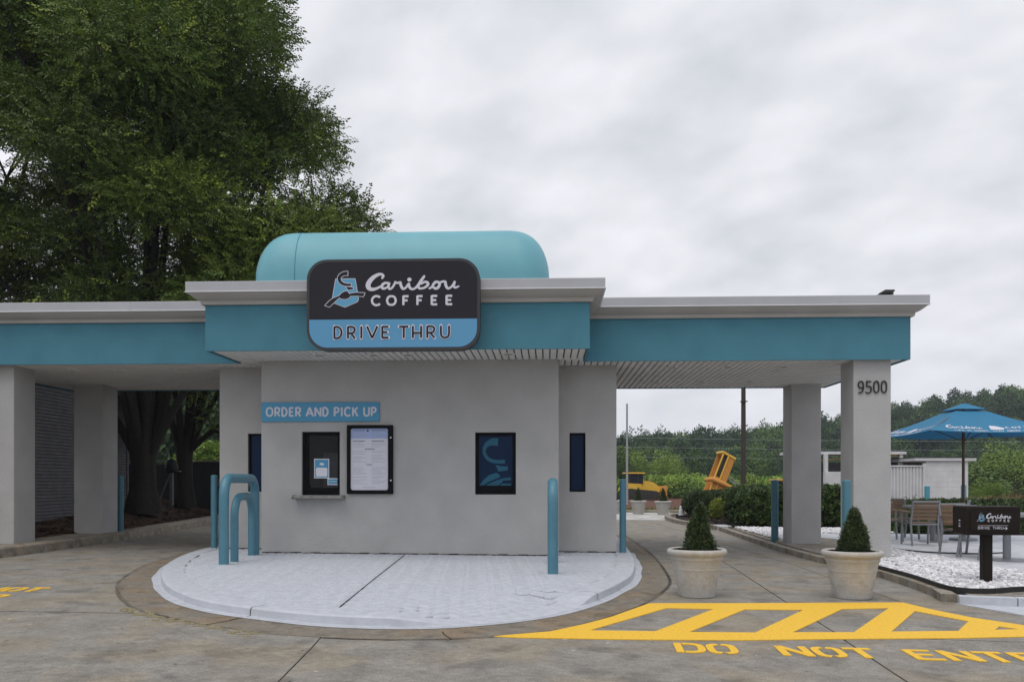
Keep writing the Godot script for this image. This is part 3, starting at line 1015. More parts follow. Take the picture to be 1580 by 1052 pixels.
func build_markings():
	var flat = func(p, h = 0.0): return Vector3(p.x, road_y(p.x) + h, p.y)
	# hatched island in front of the right lane: rim pieces and cross bars that butt without overlapping
	var outer = PackedVector2Array(vv([-0.15, -7.07, 0.338, -7.328, 0.685, -7.746, 0.974, -8.17, 1.479, -9.083, 2.897, -9.2, 4.338, -9.344, 4.404, -8.89, 4.55, -8.329, 4.80, -7.9, 5.3, -7.45, 5.2, -7.3, 4.459, -7.3, 3.812, -7.197, 2.673, -7.093, 1.87, -7.0, 0.913, -6.985, 0.043, -7.02]))
	var holes = [vv([0.683, -7.395, 1.609, -8.751, 2.089, -8.716, 1.257, -7.379]), vv([1.552, -7.364, 2.414, -8.715, 3.021, -8.72, 2.127, -7.364]), vv([2.468, -7.399, 3.454, -8.806, 3.988, -8.908, 3.018, -7.43]), vv([3.372, -7.481, 4.175, -8.721, 4.391, -8.096, 4.006, -7.552]), vv([4.378, -7.629, 4.524, -7.816, 4.63, -7.672])]
	# cut the figure into bands at the holes so that no piece has a hole in it
	var pieces = [outer]
	for h in holes:
		var cen = Vector2.ZERO
		for p in h: cen += p / h.size()
		var slit = PackedVector2Array([cen + Vector2(-0.0002, 0), cen + Vector2(0.0002, 0), cen + Vector2(0.0002, 6), cen + Vector2(-0.0002, 6)])
		var next = []
		var joined = Geometry2D.merge_polygons(PackedVector2Array(h), slit)
		for p in pieces: next.append_array(Geometry2D.clip_polygons(p, joined[0]))
		pieces = next
	var mk = Node3D.new()
	mk.name = "hatched_marking"
	add_child(mk)
	tag(mk, "yellow hatched paint triangle on the drive before the two planters", "road marking")
	for p in pieces:
		if Geometry2D.is_polygon_clockwise(p): continue
		var g = Geo.new()
		g.extrude(p, flat, 0.001, 0.008)
		part("painted_bar", g, M.yellow_paint, mk)
	# stencilled words
	var tilt = Vector2(1.774, 0.186).normalized()
	var words = Node3D.new()
	words.name = numbered("stencilled_words")
	add_child(words)
	tag(words, "yellow stencilled DO NOT ENTER on the drive below the hatching", "road marking")
	var org = Vector2(1.285, -6.49)
	var f = func(p, h = 0.0):
		var q = org + tilt * p.x + Vector2(tilt.y, -tilt.x) * p.y
		return Vector3(q.x, road_y(q.x) + h, q.y)
	for a in [["D", 0.0], ["O", 0.245], ["N", 0.80], ["O", 1.06], ["T", 1.31], ["E", 1.78], ["N", 2.035], ["T", 2.29], ["E", 2.56], ["R", 2.82]]:
		stencil(words, a[0], a[1], 0.215, 0.375, f)
	words = Node3D.new()
	words.name = numbered("stencilled_words")
	add_child(words)
	tag(words, "worn yellow stencilled DO NOT ENTER cut off at the left edge of the drive", "road marking")
	var f2 = func(p, h = 0.0): return Vector3(p.x, road_y(p.x) + h, p.y * -1.0)
	for a in [["T", -5.595], ["O", -5.83], ["N", -6.08], ["O", -6.55], ["D", -6.80]]:
		stencil(words, a[0], a[1], 0.195, 0.33, func(p, h = 0.0): return f2.call(p + Vector2(0, 9.54), h))
	for a in [["R", -5.68], ["E", -5.93], ["T", -6.18], ["N", -6.43], ["E", -6.68]]:
		stencil(words, a[0], a[1], 0.195, 0.30, func(p, h = 0.0): return f2.call(p + Vector2(0, 8.95), h))
	# scraps of older yellow paint along the gutter joint
	var wn = Geo.new()
	var r = RandomNumberGenerator.new()
	r.seed = 12
	for i in 80:
		var t = r.randf()
		var c = Vector2(-3.9, -8.35).lerp(Vector2(-2.1, -7.0), t) + Vector2(r.randfn() * 0.07, r.randfn() * 0.05)
		var pts = PackedVector2Array()
		var s = r.randf_range(0.008, 0.035)
		for j in 7: pts.append(c + Vector2(cos(TAU * j / 7) * s * r.randf_range(0.6, 2.2), sin(TAU * j / 7) * s * r.randf_range(0.3, 0.7)))
		if Geometry2D.triangulate_polygon(pts).size(): wn.extrude(pts, flat, 0.0, 0.0072 + i * 0.00003)
	tag(part("old_paint_scraps", wn, M.yellow_worn), "faint scraps of old yellow paint along the gutter joint", "paint", "", "stuff")

func stencil(parent, ch, x, w, h, f):
	# a letter in strokes with the gaps that a stencil leaves
	var g = Geo.new()
	var k = 0
	for s in LETTERS[ch]:
		var pts = []
		var src = vv(s[0])
		if ch == "O":
			if k == 0: src = vv([0.42, 0.95, 0.18, 0.88, 0.10, 0.7, 0.10, 0.3, 0.18, 0.12, 0.42, 0.05])
			else: src = vv([0.58, 0.05, 0.82, 0.12, 0.90, 0.3, 0.90, 0.7, 0.82, 0.88, 0.58, 0.95])
		if ch == "D" and k == 1: src = vv([0.26, 0.93, 0.6, 0.93, 0.85, 0.8, 0.9, 0.5, 0.85, 0.2, 0.6, 0.07, 0.26, 0.07])
		for q in src: pts.append(Vector2(x + q.x * w, q.y * h))
		ribbon(g, pts, 0.030 if k == 0 or ch != "E" else 0.026, f, 0.001, 0.0075 + k * 0.0004, 4 if s[1] else 1, false)
		k += 1
	part("letter", g, M.yellow_paint, parent)

# ------------------------------------------------------------------ the kiosk
func wall_sheet(g, x0, x1, y0, y1, z0, z1, holes):
	# a wall in the xy plane between z0 (back) and z1 (front) with rectangular openings [x0, x1, y0, y1]
	var xs = [x0, x1]
	var ys = [y0, y1]
	for h in holes: xs.append(h[0]); xs.append(h[1]); ys.append(h[2]); ys.append(h[3])
	xs.sort(); ys.sort()
	for i in xs.size() - 1:
		for j in ys.size() - 1:
			if xs[i + 1] - xs[i] < 1e-5 or ys[j + 1] - ys[j] < 1e-5: continue
			var mx = (xs[i] + xs[i + 1]) / 2; var my = (ys[j] + ys[j + 1]) / 2
			var open = false
			for h in holes: if mx > h[0] and mx < h[1] and my > h[2] and my < h[3]: open = true
			if open: continue
			var a = xs[i]; var b = xs[i + 1]; var c = ys[j]; var d = ys[j + 1]
			g.quad(Vector3(a, c, z1), Vector3(b, c, z1), Vector3(b, d, z1), Vector3(a, d, z1))
			g.quad(Vector3(b, c, z0), Vector3(a, c, z0), Vector3(a, d, z0), Vector3(b, d, z0))
	for h in holes:
		var a = h[0]; var b = h[1]; var c = h[2]; var d = h[3]
		g.quad(Vector3(a, c, z0), Vector3(b, c, z0), Vector3(b, c, z1), Vector3(a, c, z1))
		g.quad(Vector3(a, d, z1), Vector3(b, d, z1), Vector3(b, d, z0), Vector3(a, d, z0))
		g.quad(Vector3(a, c, z0), Vector3(a, c, z1), Vector3(a, d, z1), Vector3(a, d, z0))
		g.quad(Vector3(b, c, z1), Vector3(b, c, z0), Vector3(b, d, z0), Vector3(b, d, z1))
	g.quad(Vector3(x0, y0, z0), Vector3(x0, y0, z1), Vector3(x0, y1, z1), Vector3(x0, y1, z0))
	g.quad(Vector3(x1, y0, z1), Vector3(x1, y0, z0), Vector3(x1, y1, z0), Vector3(x1, y1, z1))

func frame_of(parent, h, z, wide, deep, material):     # window frame inside the opening h
	var g = Geo.new()
	g.bevel(Vector3(h[0], h[2], z - deep), Vector3(h[0] + wide, h[3], z), 0.006)
	g.bevel(Vector3(h[1] - wide, h[2], z - deep), Vector3(h[1], h[3], z), 0.006)
	g.bevel(Vector3(h[0] + wide, h[2], z - deep), Vector3(h[1] - wide, h[2] + wide, z - 0.001), 0.006)
	g.bevel(Vector3(h[0] + wide, h[3] - wide, z - deep), Vector3(h[1] - wide, h[3], z - 0.001), 0.006)
	return part("frame", g, material, parent)

func sweep_roof(path, prof):      # closed plan path (counter-clockwise seen from above, x right, z towards us), prof: [out, y]
	var g = Geo.new()
	var n = path.size()
	var out = []
	for i in n:
		var a = (path[i] - path[(i - 1 + n) % n]).normalized()
		var b = (path[(i + 1) % n] - path[i]).normalized()
		var na = Vector2(-a.y, a.x); var nb = Vector2(-b.y, b.x)
		var m = (na + nb).normalized()
		out.append(m / m.dot(na))
	for k in prof.size() - 1:
		for i in n:
			var j = (i + 1) % n
			var q = []
			for e in [[i, k], [j, k], [j, k + 1], [i, k + 1]]:
				var p = path[e[0]] + out[e[0]] * prof[e[1]][0]
				q.append(Vector3(p.x, prof[e[1]][1], p.y))
			g.quad(q[0], q[1], q[2], q[3])
	return g

func build_kiosk():
	var k = thing("drive_thru_kiosk", "grey stucco drive-through kiosk with teal fascia, barrel roof and two canopies", "building", BUILDING_AT, TURN)
	var order = [-1.77, -1.138, 1.117, 2.156]
	var art = [1.081, 1.745, 1.13, 2.139]
	var g = Geo.new()
	wall_sheet(g, -2.437, 2.437, -0.05, 3.36, -0.2, 0.0, [order, art])
	part("front_wall", g, M.wall_paint, k)
	for s in [-1, 1]:
		var w = Geo.new()
		var hole = [2.632, 2.905, 1.165, 2.170] if s > 0 else [-2.935, -2.66, 1.165, 2.170]
		var a = 2.437 if s > 0 else -3.43
		wall_sheet(w, a, a + 0.993, -0.05, 3.36, -0.95, -0.75, [hole])
		part("bay_wall", w, M.wall_paint, k)
		var sd = Geo.new()
		sd.box(Vector3(minf(s * 2.437, s * 2.237), -0.05, -0.75), Vector3(maxf(s * 2.437, s * 2.237), 3.36, -0.2))
		sd.box(Vector3(minf(s * 3.43, s * 3.23), -0.05, -4.2), Vector3(maxf(s * 3.43, s * 3.23), 3.36, -0.95))
		part("side_wall", sd, M.wall_paint, k)
		var win = Node3D.new()
		win.name = "side_window"
		k.add_child(win, true)
		frame_of(win, hole, -0.81, 0.03, 0.05, M.black_frame)
		var f = Geo.new()
		f.box(Vector3(hole[0] + 0.03, hole[2] + 0.03, -0.85), Vector3(hole[1] - 0.03, hole[3] - 0.03, -0.835))
		part("tinted_pane", f, M.blue_film, win)
	g = Geo.new()
	g.box(Vector3(-3.43, -0.05, -4.4), Vector3(3.43, 3.36, -4.2))
	part("back_wall", g, M.wall_paint, k)
	for q in [[-2.43, 2.43, 0.0], [-3.42, -2.45, -0.75], [2.45, 3.42, -0.75]]:
		g = Geo.new()
		var steps = int((q[1] - q[0]) / 0.16)
		for i in steps:
			var x = q[0] + (q[1] - q[0]) * i / steps
			var wx = (BUILDING_AT + Vector3(x, 0, q[2])).x
			g.box(Vector3(x, 0.05, q[2] + 0.001), Vector3(x + (q[1] - q[0]) / steps, island_y(wx) + 0.018 + 0.005 * sin(i * 2.7), q[2] + 0.006 + 0.003 * sin(i * 1.9)))
		part("base_sealant", g, M.joint_dirt, k)
	# room behind the hatch
	g = Geo.new()
	g.quad(Vector3(-2.2, 0.1, -1.7), Vector3(2.2, 0.1, -1.7), Vector3(2.2, 3.3, -1.7), Vector3(-2.2, 3.3, -1.7))
	g.quad(Vector3(-2.2, 0.9, -0.8), Vector3(2.2, 0.9, -0.8), Vector3(2.2, 0.9, -1.7), Vector3(-2.2, 0.9, -1.7))
	part("room_lining", g, M.dark_room, k)
	g = Geo.new()
	g.bevel(Vector3(-1.72, 0.92, -1.25), Vector3(-1.22, 1.86, -1.05), 0.02)
	part("counter_screen", g, M.chair_metal, k)
	# service hatch
	var hatch = Node3D.new()
	hatch.name = "service_window"
	k.add_child(hatch)
	frame_of(hatch, order, -0.06, 0.055, 0.05, M.black_frame)
	g = Geo.new()
	g.bevel(Vector3(order[0] + 0.055, 1.20, -0.11), Vector3(order[0] + 0.10, 2.10, -0.065), 0.004)
	g.bevel(Vector3(order[0] + 0.055, 1.12, -0.11), Vector3(order[1] - 0.055, 1.235, -0.064), 0.004)
	part("sash", g, M.black_frame, hatch)
	g = Geo.new()
	g.quad(Vector3(order[0] + 0.05, 1.2, -0.085), Vector3(order[1] - 0.05, 1.2, -0.085), Vector3(order[1] - 0.05, 2.12, -0.085), Vector3(order[0] + 0.05, 2.12, -0.085))
	part("pane", g, M.window_glass, hatch)
	g = Geo.new()
	g.bevel(Vector3(-1.86, 1.065, 0.0), Vector3(-1.06, 1.112, 0.20), 0.008)
	part("shelf", g, M.steel, hatch)
	g = Geo.new()
	g.bevel(Vector3(-1.875, 1.055, 0.0), Vector3(-1.861, 1.12, 0.205), 0.004)
	part("shelf_end", g, M.steel, hatch)
	g = Geo.new()
	g.bevel(Vector3(-1.059, 1.055, 0.0), Vector3(-1.045, 1.12, 0.205), 0.004)
	part("shelf_end", g, M.steel, hatch)
	# window with the printed film
	var aw = Node3D.new()
	aw.name = "printed_window"
	k.add_child(aw)
	frame_of(aw, art, -0.06, 0.055, 0.05, M.black_frame)
	g = Geo.new()
	g.bevel(Vector3(art[0] + 0.055, art[2] + 0.055, -0.11), Vector3(art[1] - 0.055, art[2] + 0.145, -0.065), 0.004)
	part("bottom_rail", g, M.black_frame, aw)
	g = Geo.new()
	g.box(Vector3(art[0] + 0.05, art[2] + 0.14, -0.105), Vector3(art[1] - 0.05, art[3] - 0.05, -0.09))
	part("film", g, M.blue_film, aw)
	var fx = func(p, h = 0.0): return Vector3(art[0] + (p.x - 115) / 550.0 * 0.664, art[3] - (p.y - 105) / 840.0 * 1.009, -0.09 + h)
	g = Geo.new()
	ribbon(g, vv([420, 235, 340, 232, 262, 275, 232, 350, 258, 430, 330, 485, 420, 500, 515, 497]), [52, 48, 30, 20, 22, 24, 24, 26], fx, 0.0, 0.002, 5, false)
	for q in [vv([385, 545, 470, 562, 558, 566, 550, 616, 425, 634, 405, 585]), vv([165, 826, 225, 745, 300, 680, 400, 650, 450, 690, 440, 712, 380, 735, 300, 770, 215, 825]), vv([245, 826, 330, 780, 440, 738, 500, 742, 480, 772, 420, 826]), vv([452, 730, 596, 712, 596, 748, 490, 756]), vv([430, 828, 480, 795, 596, 798, 596, 828])]:
		g.extrude(PackedVector2Array(q), fx, 0.0, 0.0025)
	part("print", g, M.film_light, aw)

	# roof edge: plan of the fascia
	var path = vv([-8.08, -4.3, -8.08, -0.13, -2.88, -0.13, -2.88, 1.2, 2.88, 1.2, 2.88, -0.13, 8.08, -0.13, 8.08, -4.3])
	path.reverse()
	path.reverse()
	part("fascia", sweep_roof(path, [[-0.04, 3.33], [-0.04, 3.30], [0.0, 3.30], [0.0, 3.99]]), M.teal_paint, k)
	part("cornice", sweep_roof(path, [[0.0, 3.985], [0.045, 3.985], [0.055, 4.035], [0.062, 4.04], [0.075, 4.045], [0.115, 4.065], [0.16, 4.10], [0.195, 4.14]]), M.cornice_paint, k)
	part("drip_edge", sweep_roof(path, [[0.19, 4.1385], [0.224, 4.1385], [0.224, 4.147], [0.205, 4.152]]), M.drip_metal, k)
	part("coping", sweep_roof(path, [[0.205, 4.147], [0.212, 4.15], [0.214, 4.285], [0.205, 4.293], [-0.12, 4.293], [-0.12, 4.12]]), M.coping_metal, k)
	g = Geo.new()
	g.poly(PackedVector2Array(path), func(p, h = 0.0): return Vector3(p.x, 4.15 + h, p.y))
	part("roof_deck", g, M.coping_metal, k)
	# coping seams
	for x in [-7.0, -4.6, 4.7, 6.9, -2.0, 1.85]:
		g = Geo.new()
		var fz = 1.4 if absf(x) < 2.5 else 0.07
		g.box(Vector3(x, 4.152, fz), Vector3(x + 0.012, 4.29, fz + 0.0165))
		part("coping_seam", g, M.coping_metal, k)
	# soffits: boards running back from the fascia
	var pitch = 0.11
	for sf in [[-8.04, -3.43, -4.27, -0.17], [-2.84, 2.84, 0.0, 1.16], [3.43, 8.04, -4.27, -0.17], [-3.43, -2.437, -0.75, -0.17], [2.437, 3.43, -0.75, -0.17]]:
		var so = Node3D.new()
		so.name = "soffit"
		k.add_child(so, true)
		var n = int(round((sf[1] - sf[0]) / pitch))
		var w = (sf[1] - sf[0]) / n
		g = Geo.new()
		g.box(Vector3(sf[0], 3.345, sf[2]), Vector3(sf[1], 3.36, sf[3]))
		part("backing", g, M.soffit_gap, so)
		g = Geo.new()
		g.bevel(Vector3(0.010, 3.316, sf[2] + 0.005), Vector3(w - 0.010, 3.346, sf[3] - 0.005), 0.008)
		var m = g.mesh()
		for i in n:
			var b = part("soffit_board", m, M.soffit_paint, so)
			b.position.x = sf[0] + i * w
	for sg in [[2.437, 2.84, -0.17, 0.0], [-2.84, -2.437, -0.17, 0.0]]:
		g = Geo.new()
		g.box(Vector3(sg[0], 3.326, sg[2]), Vector3(sg[1], 3.35, sg[3]))
		part("soffit_strip", g, M.soffit_paint, k)
	# small fittings in the soffits
	for p in [Vector2(4.4, -1.0), Vector2(5.35, -1.0), Vector2(6.3, -1.0), Vector2(4.4, -3.2), Vector2(5.3, -3.2), Vector2(6.25, -3.2), Vector2(-4.4, -1.0), Vector2(-5.35, -1.0), Vector2(-6.2, -1.0), Vector2(-1.3, 0.62), Vector2(-0.45, 0.62), Vector2(0.1, 0.62), Vector2(1.65, 0.62)]:
		var l = Node3D.new()
		l.name = "recessed_light"
		k.add_child(l, true)
		l.position = Vector3(p.x, 3.316, p.y)
		g = Geo.new()
		g.lathe([[0.115, 0.0], [0.11, -0.014], [0.085, -0.016], [0.08, 0.0]], 18)
		part("trim_ring", g, M.soffit_paint, l)
		g = Geo.new()
		g.lathe([[0.082, -0.004], [0.0, -0.006]], 18)
		part("dark_lens", g, M.black_frame, l)
	# roof drum: a long loaf with rounded ends
	g = Geo.new()
	var rows = []
	var prof = []
	for i in 15:
		var a = PI / 2 * i / 14
		prof.append([1.0 - cos(a), sin(a)])
	for i in 15:
		var inx = prof[i][0] * 0.52
		var inz = prof[i][0] * 0.55
		var y = 4.60 + prof[i][1] * 0.79
		var row = []
		var hx = 2.385 - inx
		var z1 = 0.55 - inz
		var z0 = -3.3 + inz
		var rc = maxf(0.5 - inx * 0.6, 0.12)
		for c in [[hx - rc, z1 - rc, 0], [hx - rc, z0 + rc, 1], [-hx + rc, z0 + rc, 2], [-hx + rc, z1 - rc, 3]]:
			for j in 9:
				var a = PI / 2 * j / 8 + PI / 2 - c[2] * PI / 2 - PI / 2 * 1.0
				var t = PI / 2 * (1.0 - j / 8.0) - c[2] * PI / 2
				row.append(Vector3(c[0] + cos(t) * rc, y, c[1] + sin(t) * rc))
		rows.append(row)
	var base = []
	for p in rows[0]: base.append(Vector3(p.x, 4.1, p.z))
	rows.push_front(base)
	g.grid(rows, true, false)
	var topc = Vector3(0, rows[15][0].y, -1.4)
	for j in rows[15].size():
		g.tri_n(topc, rows[15][j], rows[15][(j + 1) % rows[15].size()], Vector3.UP, Vector3.UP, Vector3.UP)
	part("roof_drum", g, M.drum_paint, k).position.x = -0.10
	g = Geo.new()
	var sp = []
	for i in 15: sp.append(Vector3(-1.72, 4.60 + prof[i][1] * 0.79 + 0.001, 0.55 - prof[i][0] * 0.55 + 0.001))
	sp.push_front(Vector3(-1.72, 4.1, 0.551))
	g.tube(sp, 0.006, 5)
	part("drum_seam", g, M.teal_paint, k)
	# little vent on the right roof
	g = Geo.new()
	var vp = PackedVector2Array(vv([0, 0, 0.30, 0, 0.30, 0.062, 0.17, 0.062]))
	g.extrude(vp, func(p, h = 0.0): return Vector3(7.45 + p.x, 4.292 + p.y, 0.03 - h), 0.0, 0.25)
	part("roof_vent", g, M.cornice_paint, k)
	g = Geo.new()
	g.bevel(Vector3(7.61, 4.355, -0.23), Vector3(7.765, 4.385, 0.045), 0.006)
	part("vent_cap", g, M.machine_dark, k)
	# pillars
	for p in [[7.22, -0.25, 0.083], [7.21, -3.70, 0.083], [-7.42, -0.32, 0.284], [-7.39, -3.13, 0.284]]:
		g = Geo.new()
		g.bevel(Vector3(p[0], p[2] - 0.05, p[1] - 0.6), Vector3(p[0] + 0.6, 3.33, p[1]), 0.008)
		part("pillar", g, M.wall_paint, k)
	return k

func local(x, y, z): return BUILDING_AT + Vector3(x, y, z).rotated(Vector3.UP, TURN)

func rounded(x0, x1, y0, y1, r, seg = 8):
	var out = PackedVector2Array()
	for c in [[x1 - r, y1 - r, 0], [x0 + r, y1 - r, 1], [x0 + r, y0 + r, 2], [x1 - r, y0 + r, 3]]:
		for j in seg + 1:
			var a = PI / 2 * (c[2] + float(j) / seg)
			out.append(Vector2(c[0] + cos(a) * r, c[1] + sin(a) * r))
	return out

func build_signs():
	# ---- big cabinet sign on the fascia; width 2.55, height 1.346
	var s = thing("cabinet_sign", "black and blue rounded cabinet sign mounted high on the teal fascia", "sign", local(0.03, 3.235, 1.422), TURN)
	var xy = func(p, h = 0.0): return Vector3(p.x, p.y, h)
	var g = Geo.new()
	g.extrude(rounded(-1.275, 1.275, 0.0, 1.346, 0.30), xy, 0.0, 0.17)
	part("cabinet", g, M.sign_edge, s)
	for bx in [-0.9, 0.9]:
		g = Geo.new()
		g.bevel(Vector3(bx - 0.05, 0.25, -0.225), Vector3(bx + 0.05, 0.55, 0.0), 0.008)
		part("bracket", g, M.sign_edge, s)
	g = Geo.new()
	var body = rounded(-1.235, 1.235, 0.04, 1.306, 0.27)
	var up = Geometry2D.intersect_polygons(body, PackedVector2Array(vv([-2, 0.455, 2, 0.455, 2, 3, -2, 3])))[0]
	var low = Geometry2D.intersect_polygons(body, PackedVector2Array(vv([-2, -1, 2, -1, 2, 0.455, -2, 0.455])))[0]
	g.extrude(up, xy, 0.1, 0.176)
	part("black_panel", g, M.sign_black, s)
	g = Geo.new()
	g.extrude(low, xy, 0.1, 0.1755)
	part("blue_panel", g, M.sign_blue, s)
	s.scale = Vector3(0.985, 0.975, 1.0)
	# lettering; photo-measured layout in the 1580-wide zoom of the sign
	var sx = 2.55 / 1485.0
	var fp = func(p, h = 0.0): return Vector3((p.x - 40) * sx - 1.275, 1.346 - (p.y - 45) * (1.346 / 800.0), 0.176 + h)
	emblem(s, func(p, h = 0.0): return fp.call(Vector2(165 + p.x * 0.3755, 110 + p.y * 0.3755), h), 0.003, M.sign_black)
	var sc = script_word(func(p, h = 0.0): return fp.call(Vector2(508 + p.x * 0.5715, 112 + p.y * 0.5715), h), 0.0, 0.008)
	part("script_lettering", sc, M.sign_white, s)
	var cf = func(p, h = 0.0): return fp.call(Vector2(p.x, 900.0 - p.y), h)
	var xs = [600, 728, 868, 988, 1112, 1238]
	var ws = [80, 86, 56, 56, 56, 58]
	for i in 6:
		g = Geo.new()
		letter(g, "COFFEE"[i], xs[i], 900 - 453, ws[i], 82, 9.5, cf, 0.0, 0.007)
		part("letter", g, M.sign_white, s)
	var dl = [["D", 275, 80], ["R", 392, 74], ["I", 490, 46], ["V", 560, 92], ["E", 688, 64], ["T", 838, 78], ["H", 948, 84], ["R", 1072, 76], ["U", 1188, 82]]
	for d in dl:
		g = Geo.new()
		letter(g, d[0], d[1], 900 - 742, d[2], 106, 14, cf, 0.0, 0.004, true)
		part("letter_outline", g, M.sign_white, s)
		g = Geo.new()
		letter(g, d[0], d[1], 900 - 742, d[2], 106, 8.5, cf, 0.0, 0.0075, false)
		part("letter", g, M.sign_black, s)
	# ---- strip sign over the hatch
	s = thing("strip_sign", "blue strip sign reading ORDER AND PICK UP above the service window", "sign", local(-1.454, 2.32, 0.003), TURN)
	g = Geo.new()
	g.bevel(Vector3(-0.973, 0, 0), Vector3(0.973, 0.314, 0.03), 0.004)
	part("panel", g, M.banner_blue, s)
	var of = func(p, h = 0.0): return Vector3(p.x, p.y, 0.03 + h)
	var ox = -0.895
	for ch in "ORDER AND PICK UP":
		if ch == " ":
			ox += 0.062
			continue
		var cw = {"O": 0.118, "R": 0.088, "D": 0.098, "E": 0.076, "A": 0.112, "N": 0.104, "P": 0.084, "I": 0.030, "C": 0.104, "K": 0.096, "U": 0.096}[ch]
		g = Geo.new()
		letter(g, ch, ox, 0.088, cw, 0.142, 0.0145, of, 0.0, 0.006)
		part("letter", g, M.sign_white, s)
		ox += cw + 0.0275
	var t
	var tn
	# ---- menu board
	s = thing("menu_board", "black framed menu board with a white printed sheet on the grey wall", "menu board", local(-0.632, 1.139, 0.003), TURN)
	var fr = Geo.new()
	fr.bevel(Vector3(-0.378, 0, 0), Vector3(-0.318, 1.121, 0.06), 0.008)
	fr.bevel(Vector3(0.298, 0, 0), Vector3(0.378, 1.121, 0.06), 0.008)
	fr.bevel(Vector3(-0.318, 0, 0), Vector3(0.298, 0.062, 0.059), 0.008)
	fr.bevel(Vector3(-0.318, 1.066, 0), Vector3(0.298, 1.121, 0.059), 0.008)
	part("frame", fr, M.black_frame, s)
	g = Geo.new()
	g.quad_uv(Vector3(-0.32, 0.06, 0.03), Vector3(0.30, 0.06, 0.03), Vector3(0.30, 1.068, 0.03), Vector3(-0.32, 1.068, 0.03))
	var mm = StandardMaterial3D.new()
	mm.resource_name = "menu_print"
	mm.albedo_texture = menu_image()
	mm.roughness = 0.6
	part("menu_sheet", g, mm, s)
	for y in [0.22, 0.915]:
		g = Geo.new()
		g.lathe([[0.013, 0.0], [0.013, 0.004], [0.006, 0.008], [0.0, 0.009]], 12)
		var lk = part("lock", g, M.drip_metal, s)
		lk.position = Vector3(0.345, y, 0.06)
		lk.rotation.x = PI / 2
	# ---- notices on the hatch glass
	for q in [[-1.585, -1.335, 1.395, 1.715, "blue and white notice taped inside the service window", 0], [-1.362, -1.175, 1.285, 1.395, "small blue card in the lower corner of the service window", 1]]:
		var n = thing("window_notice", q[4], "notice", local((q[0] + q[1]) / 2, q[2], -0.082), TURN)
		var w = (q[1] - q[0]) / 2
		var h = q[3] - q[2]
		g = Geo.new()
		g.box(Vector3(-w, 0, 0), Vector3(w, h, 0.002))
		part("sheet", g, M.paper_white, n)
		g = Geo.new()
		g.box(Vector3(-w + 0.012, 0.014, 0), Vector3(w - 0.012, h - 0.014, 0.003))
		part("blue_print", g, M.banner_blue, n)
		if q[5] == 0:
			g = Geo.new()
			g.extrude(rounded(-w + 0.03, w - 0.03, 0.03, 0.175, 0.02, 4), xy, 0.002, 0.0042)
			part("white_box", g, M.paper_white, n)
			g = Geo.new()
			g.extrude(PackedVector2Array(vv([-0.04, 0.225, 0.0, 0.212, 0.045, 0.222, 0.03, 0.25, -0.02, 0.256])), xy, 0.002, 0.0042)
			for i in 3: g.box(Vector3(-w + 0.045, 0.055 + i * 0.04, 0.002), Vector3(w - 0.07 - 0.02 * i, 0.061 + i * 0.04, 0.0052))
			part("print", g, M.paper_white, n)
		else:
			g = Geo.new()
			g.box(Vector3(-w + 0.03, 0.052, 0.002), Vector3(w - 0.03, 0.06, 0.0042))
			part("print", g, M.paper_white, n)
	# ---- house number on the right pillar
	s = thing("house_number", "black metal numerals 9500 fixed to the right front pillar", "numerals", local(7.52, 2.77, -0.247), TURN)
	var i = 0
	for ch in "9500":
		t = text_mesh(ch, 0.21, 0.02, false)
		tn = part("numeral", t, M.letter_black, s)
		var b = t.get_aabb()
		tn.scale = Vector3(0.098 / b.size.x, 0.205 / b.size.y, 1)
		tn.position = Vector3(-0.183 + 0.122 * i, 0.10, 0.011)
		i += 1
	# ---- small directional sign in the pebbles
	s = thing("direction_sign", "small dark brown drive-through arrow sign on a post in white pebbles", "sign", Vector3(5.87, 0.085, -10.42), TURN - 0.03)
	g = Geo.new()
	g.bevel(Vector3(-0.056, -0.05, -0.056), Vector3(0.056, 0.64, 0.056), 0.01)
	part("post", g, M.sign_brown, s)
	g = Geo.new()
	g.bevel(Vector3(-0.335, 0.605, -0.16), Vector3(0.335, 0.957, 0.16), 0.014)
	part("cabinet", g, M.sign_brown, s)
	g = Geo.new()
	g.extrude(rounded(-0.265, 0.265, 0.645, 0.895, 0.02, 4), xy, 0.158, 0.17)
	part("raised_panel", g, M.sign_brown, s)
	var fs = func(p, h = 0.0): return Vector3((p.x - 905) * 0.00073, 0.775 - (p.y - 365) * 0.00080, 0.17 + h)
	emblem(s, func(p, h = 0.0): return fs.call(Vector2(635 + p.x * 0.155, 225 + p.y * 0.155), h), 0.0015, M.sign_black)
	part("script_lettering", script_word(func(p, h = 0.0): return fs.call(Vector2(775 + p.x * 0.285, 212 + p.y * 0.30), h), 0.0, 0.003), M.sign_white, s)
	g = Geo.new()
	var lo = func(p, h = 0.0): return fs.call(Vector2(p.x, 1000.0 - p.y), h)
	word(g, "COFFEE", 822, 1000 - 372, 32, 32, 34, 3.8, lo, 0.0, 0.0025)
	ribbon(g, vv([665, 570, 1150, 570]), 2.0, lo, 0.0, 0.002, 1, false)
	word(g, "DRIVE THRU", 665, 1000 - 486, 34, 11, 40, 2.6, lo, 0.0, 0.0025)
	ribbon(g, vv([1075, 528, 1128, 528]), 4.0, lo, 0.0, 0.002, 1, false)
	ribbon(g, vv([1108, 550, 1134, 528, 1108, 506]), 4.0, lo, 0.0, 0.0026, 1, false)
	part("lettering", g, M.sign_white, s)
	g = Geo.new()
	for q in [[0.70, 0.02], [0.735, 0.012], [0.77, 0.018]]: g.bevel(Vector3(-0.337, q[0], 0.02), Vector3(-0.334, q[0] + q[1], 0.06), 0.001)
	part("worn_sticker", g, M.sign_white, s)

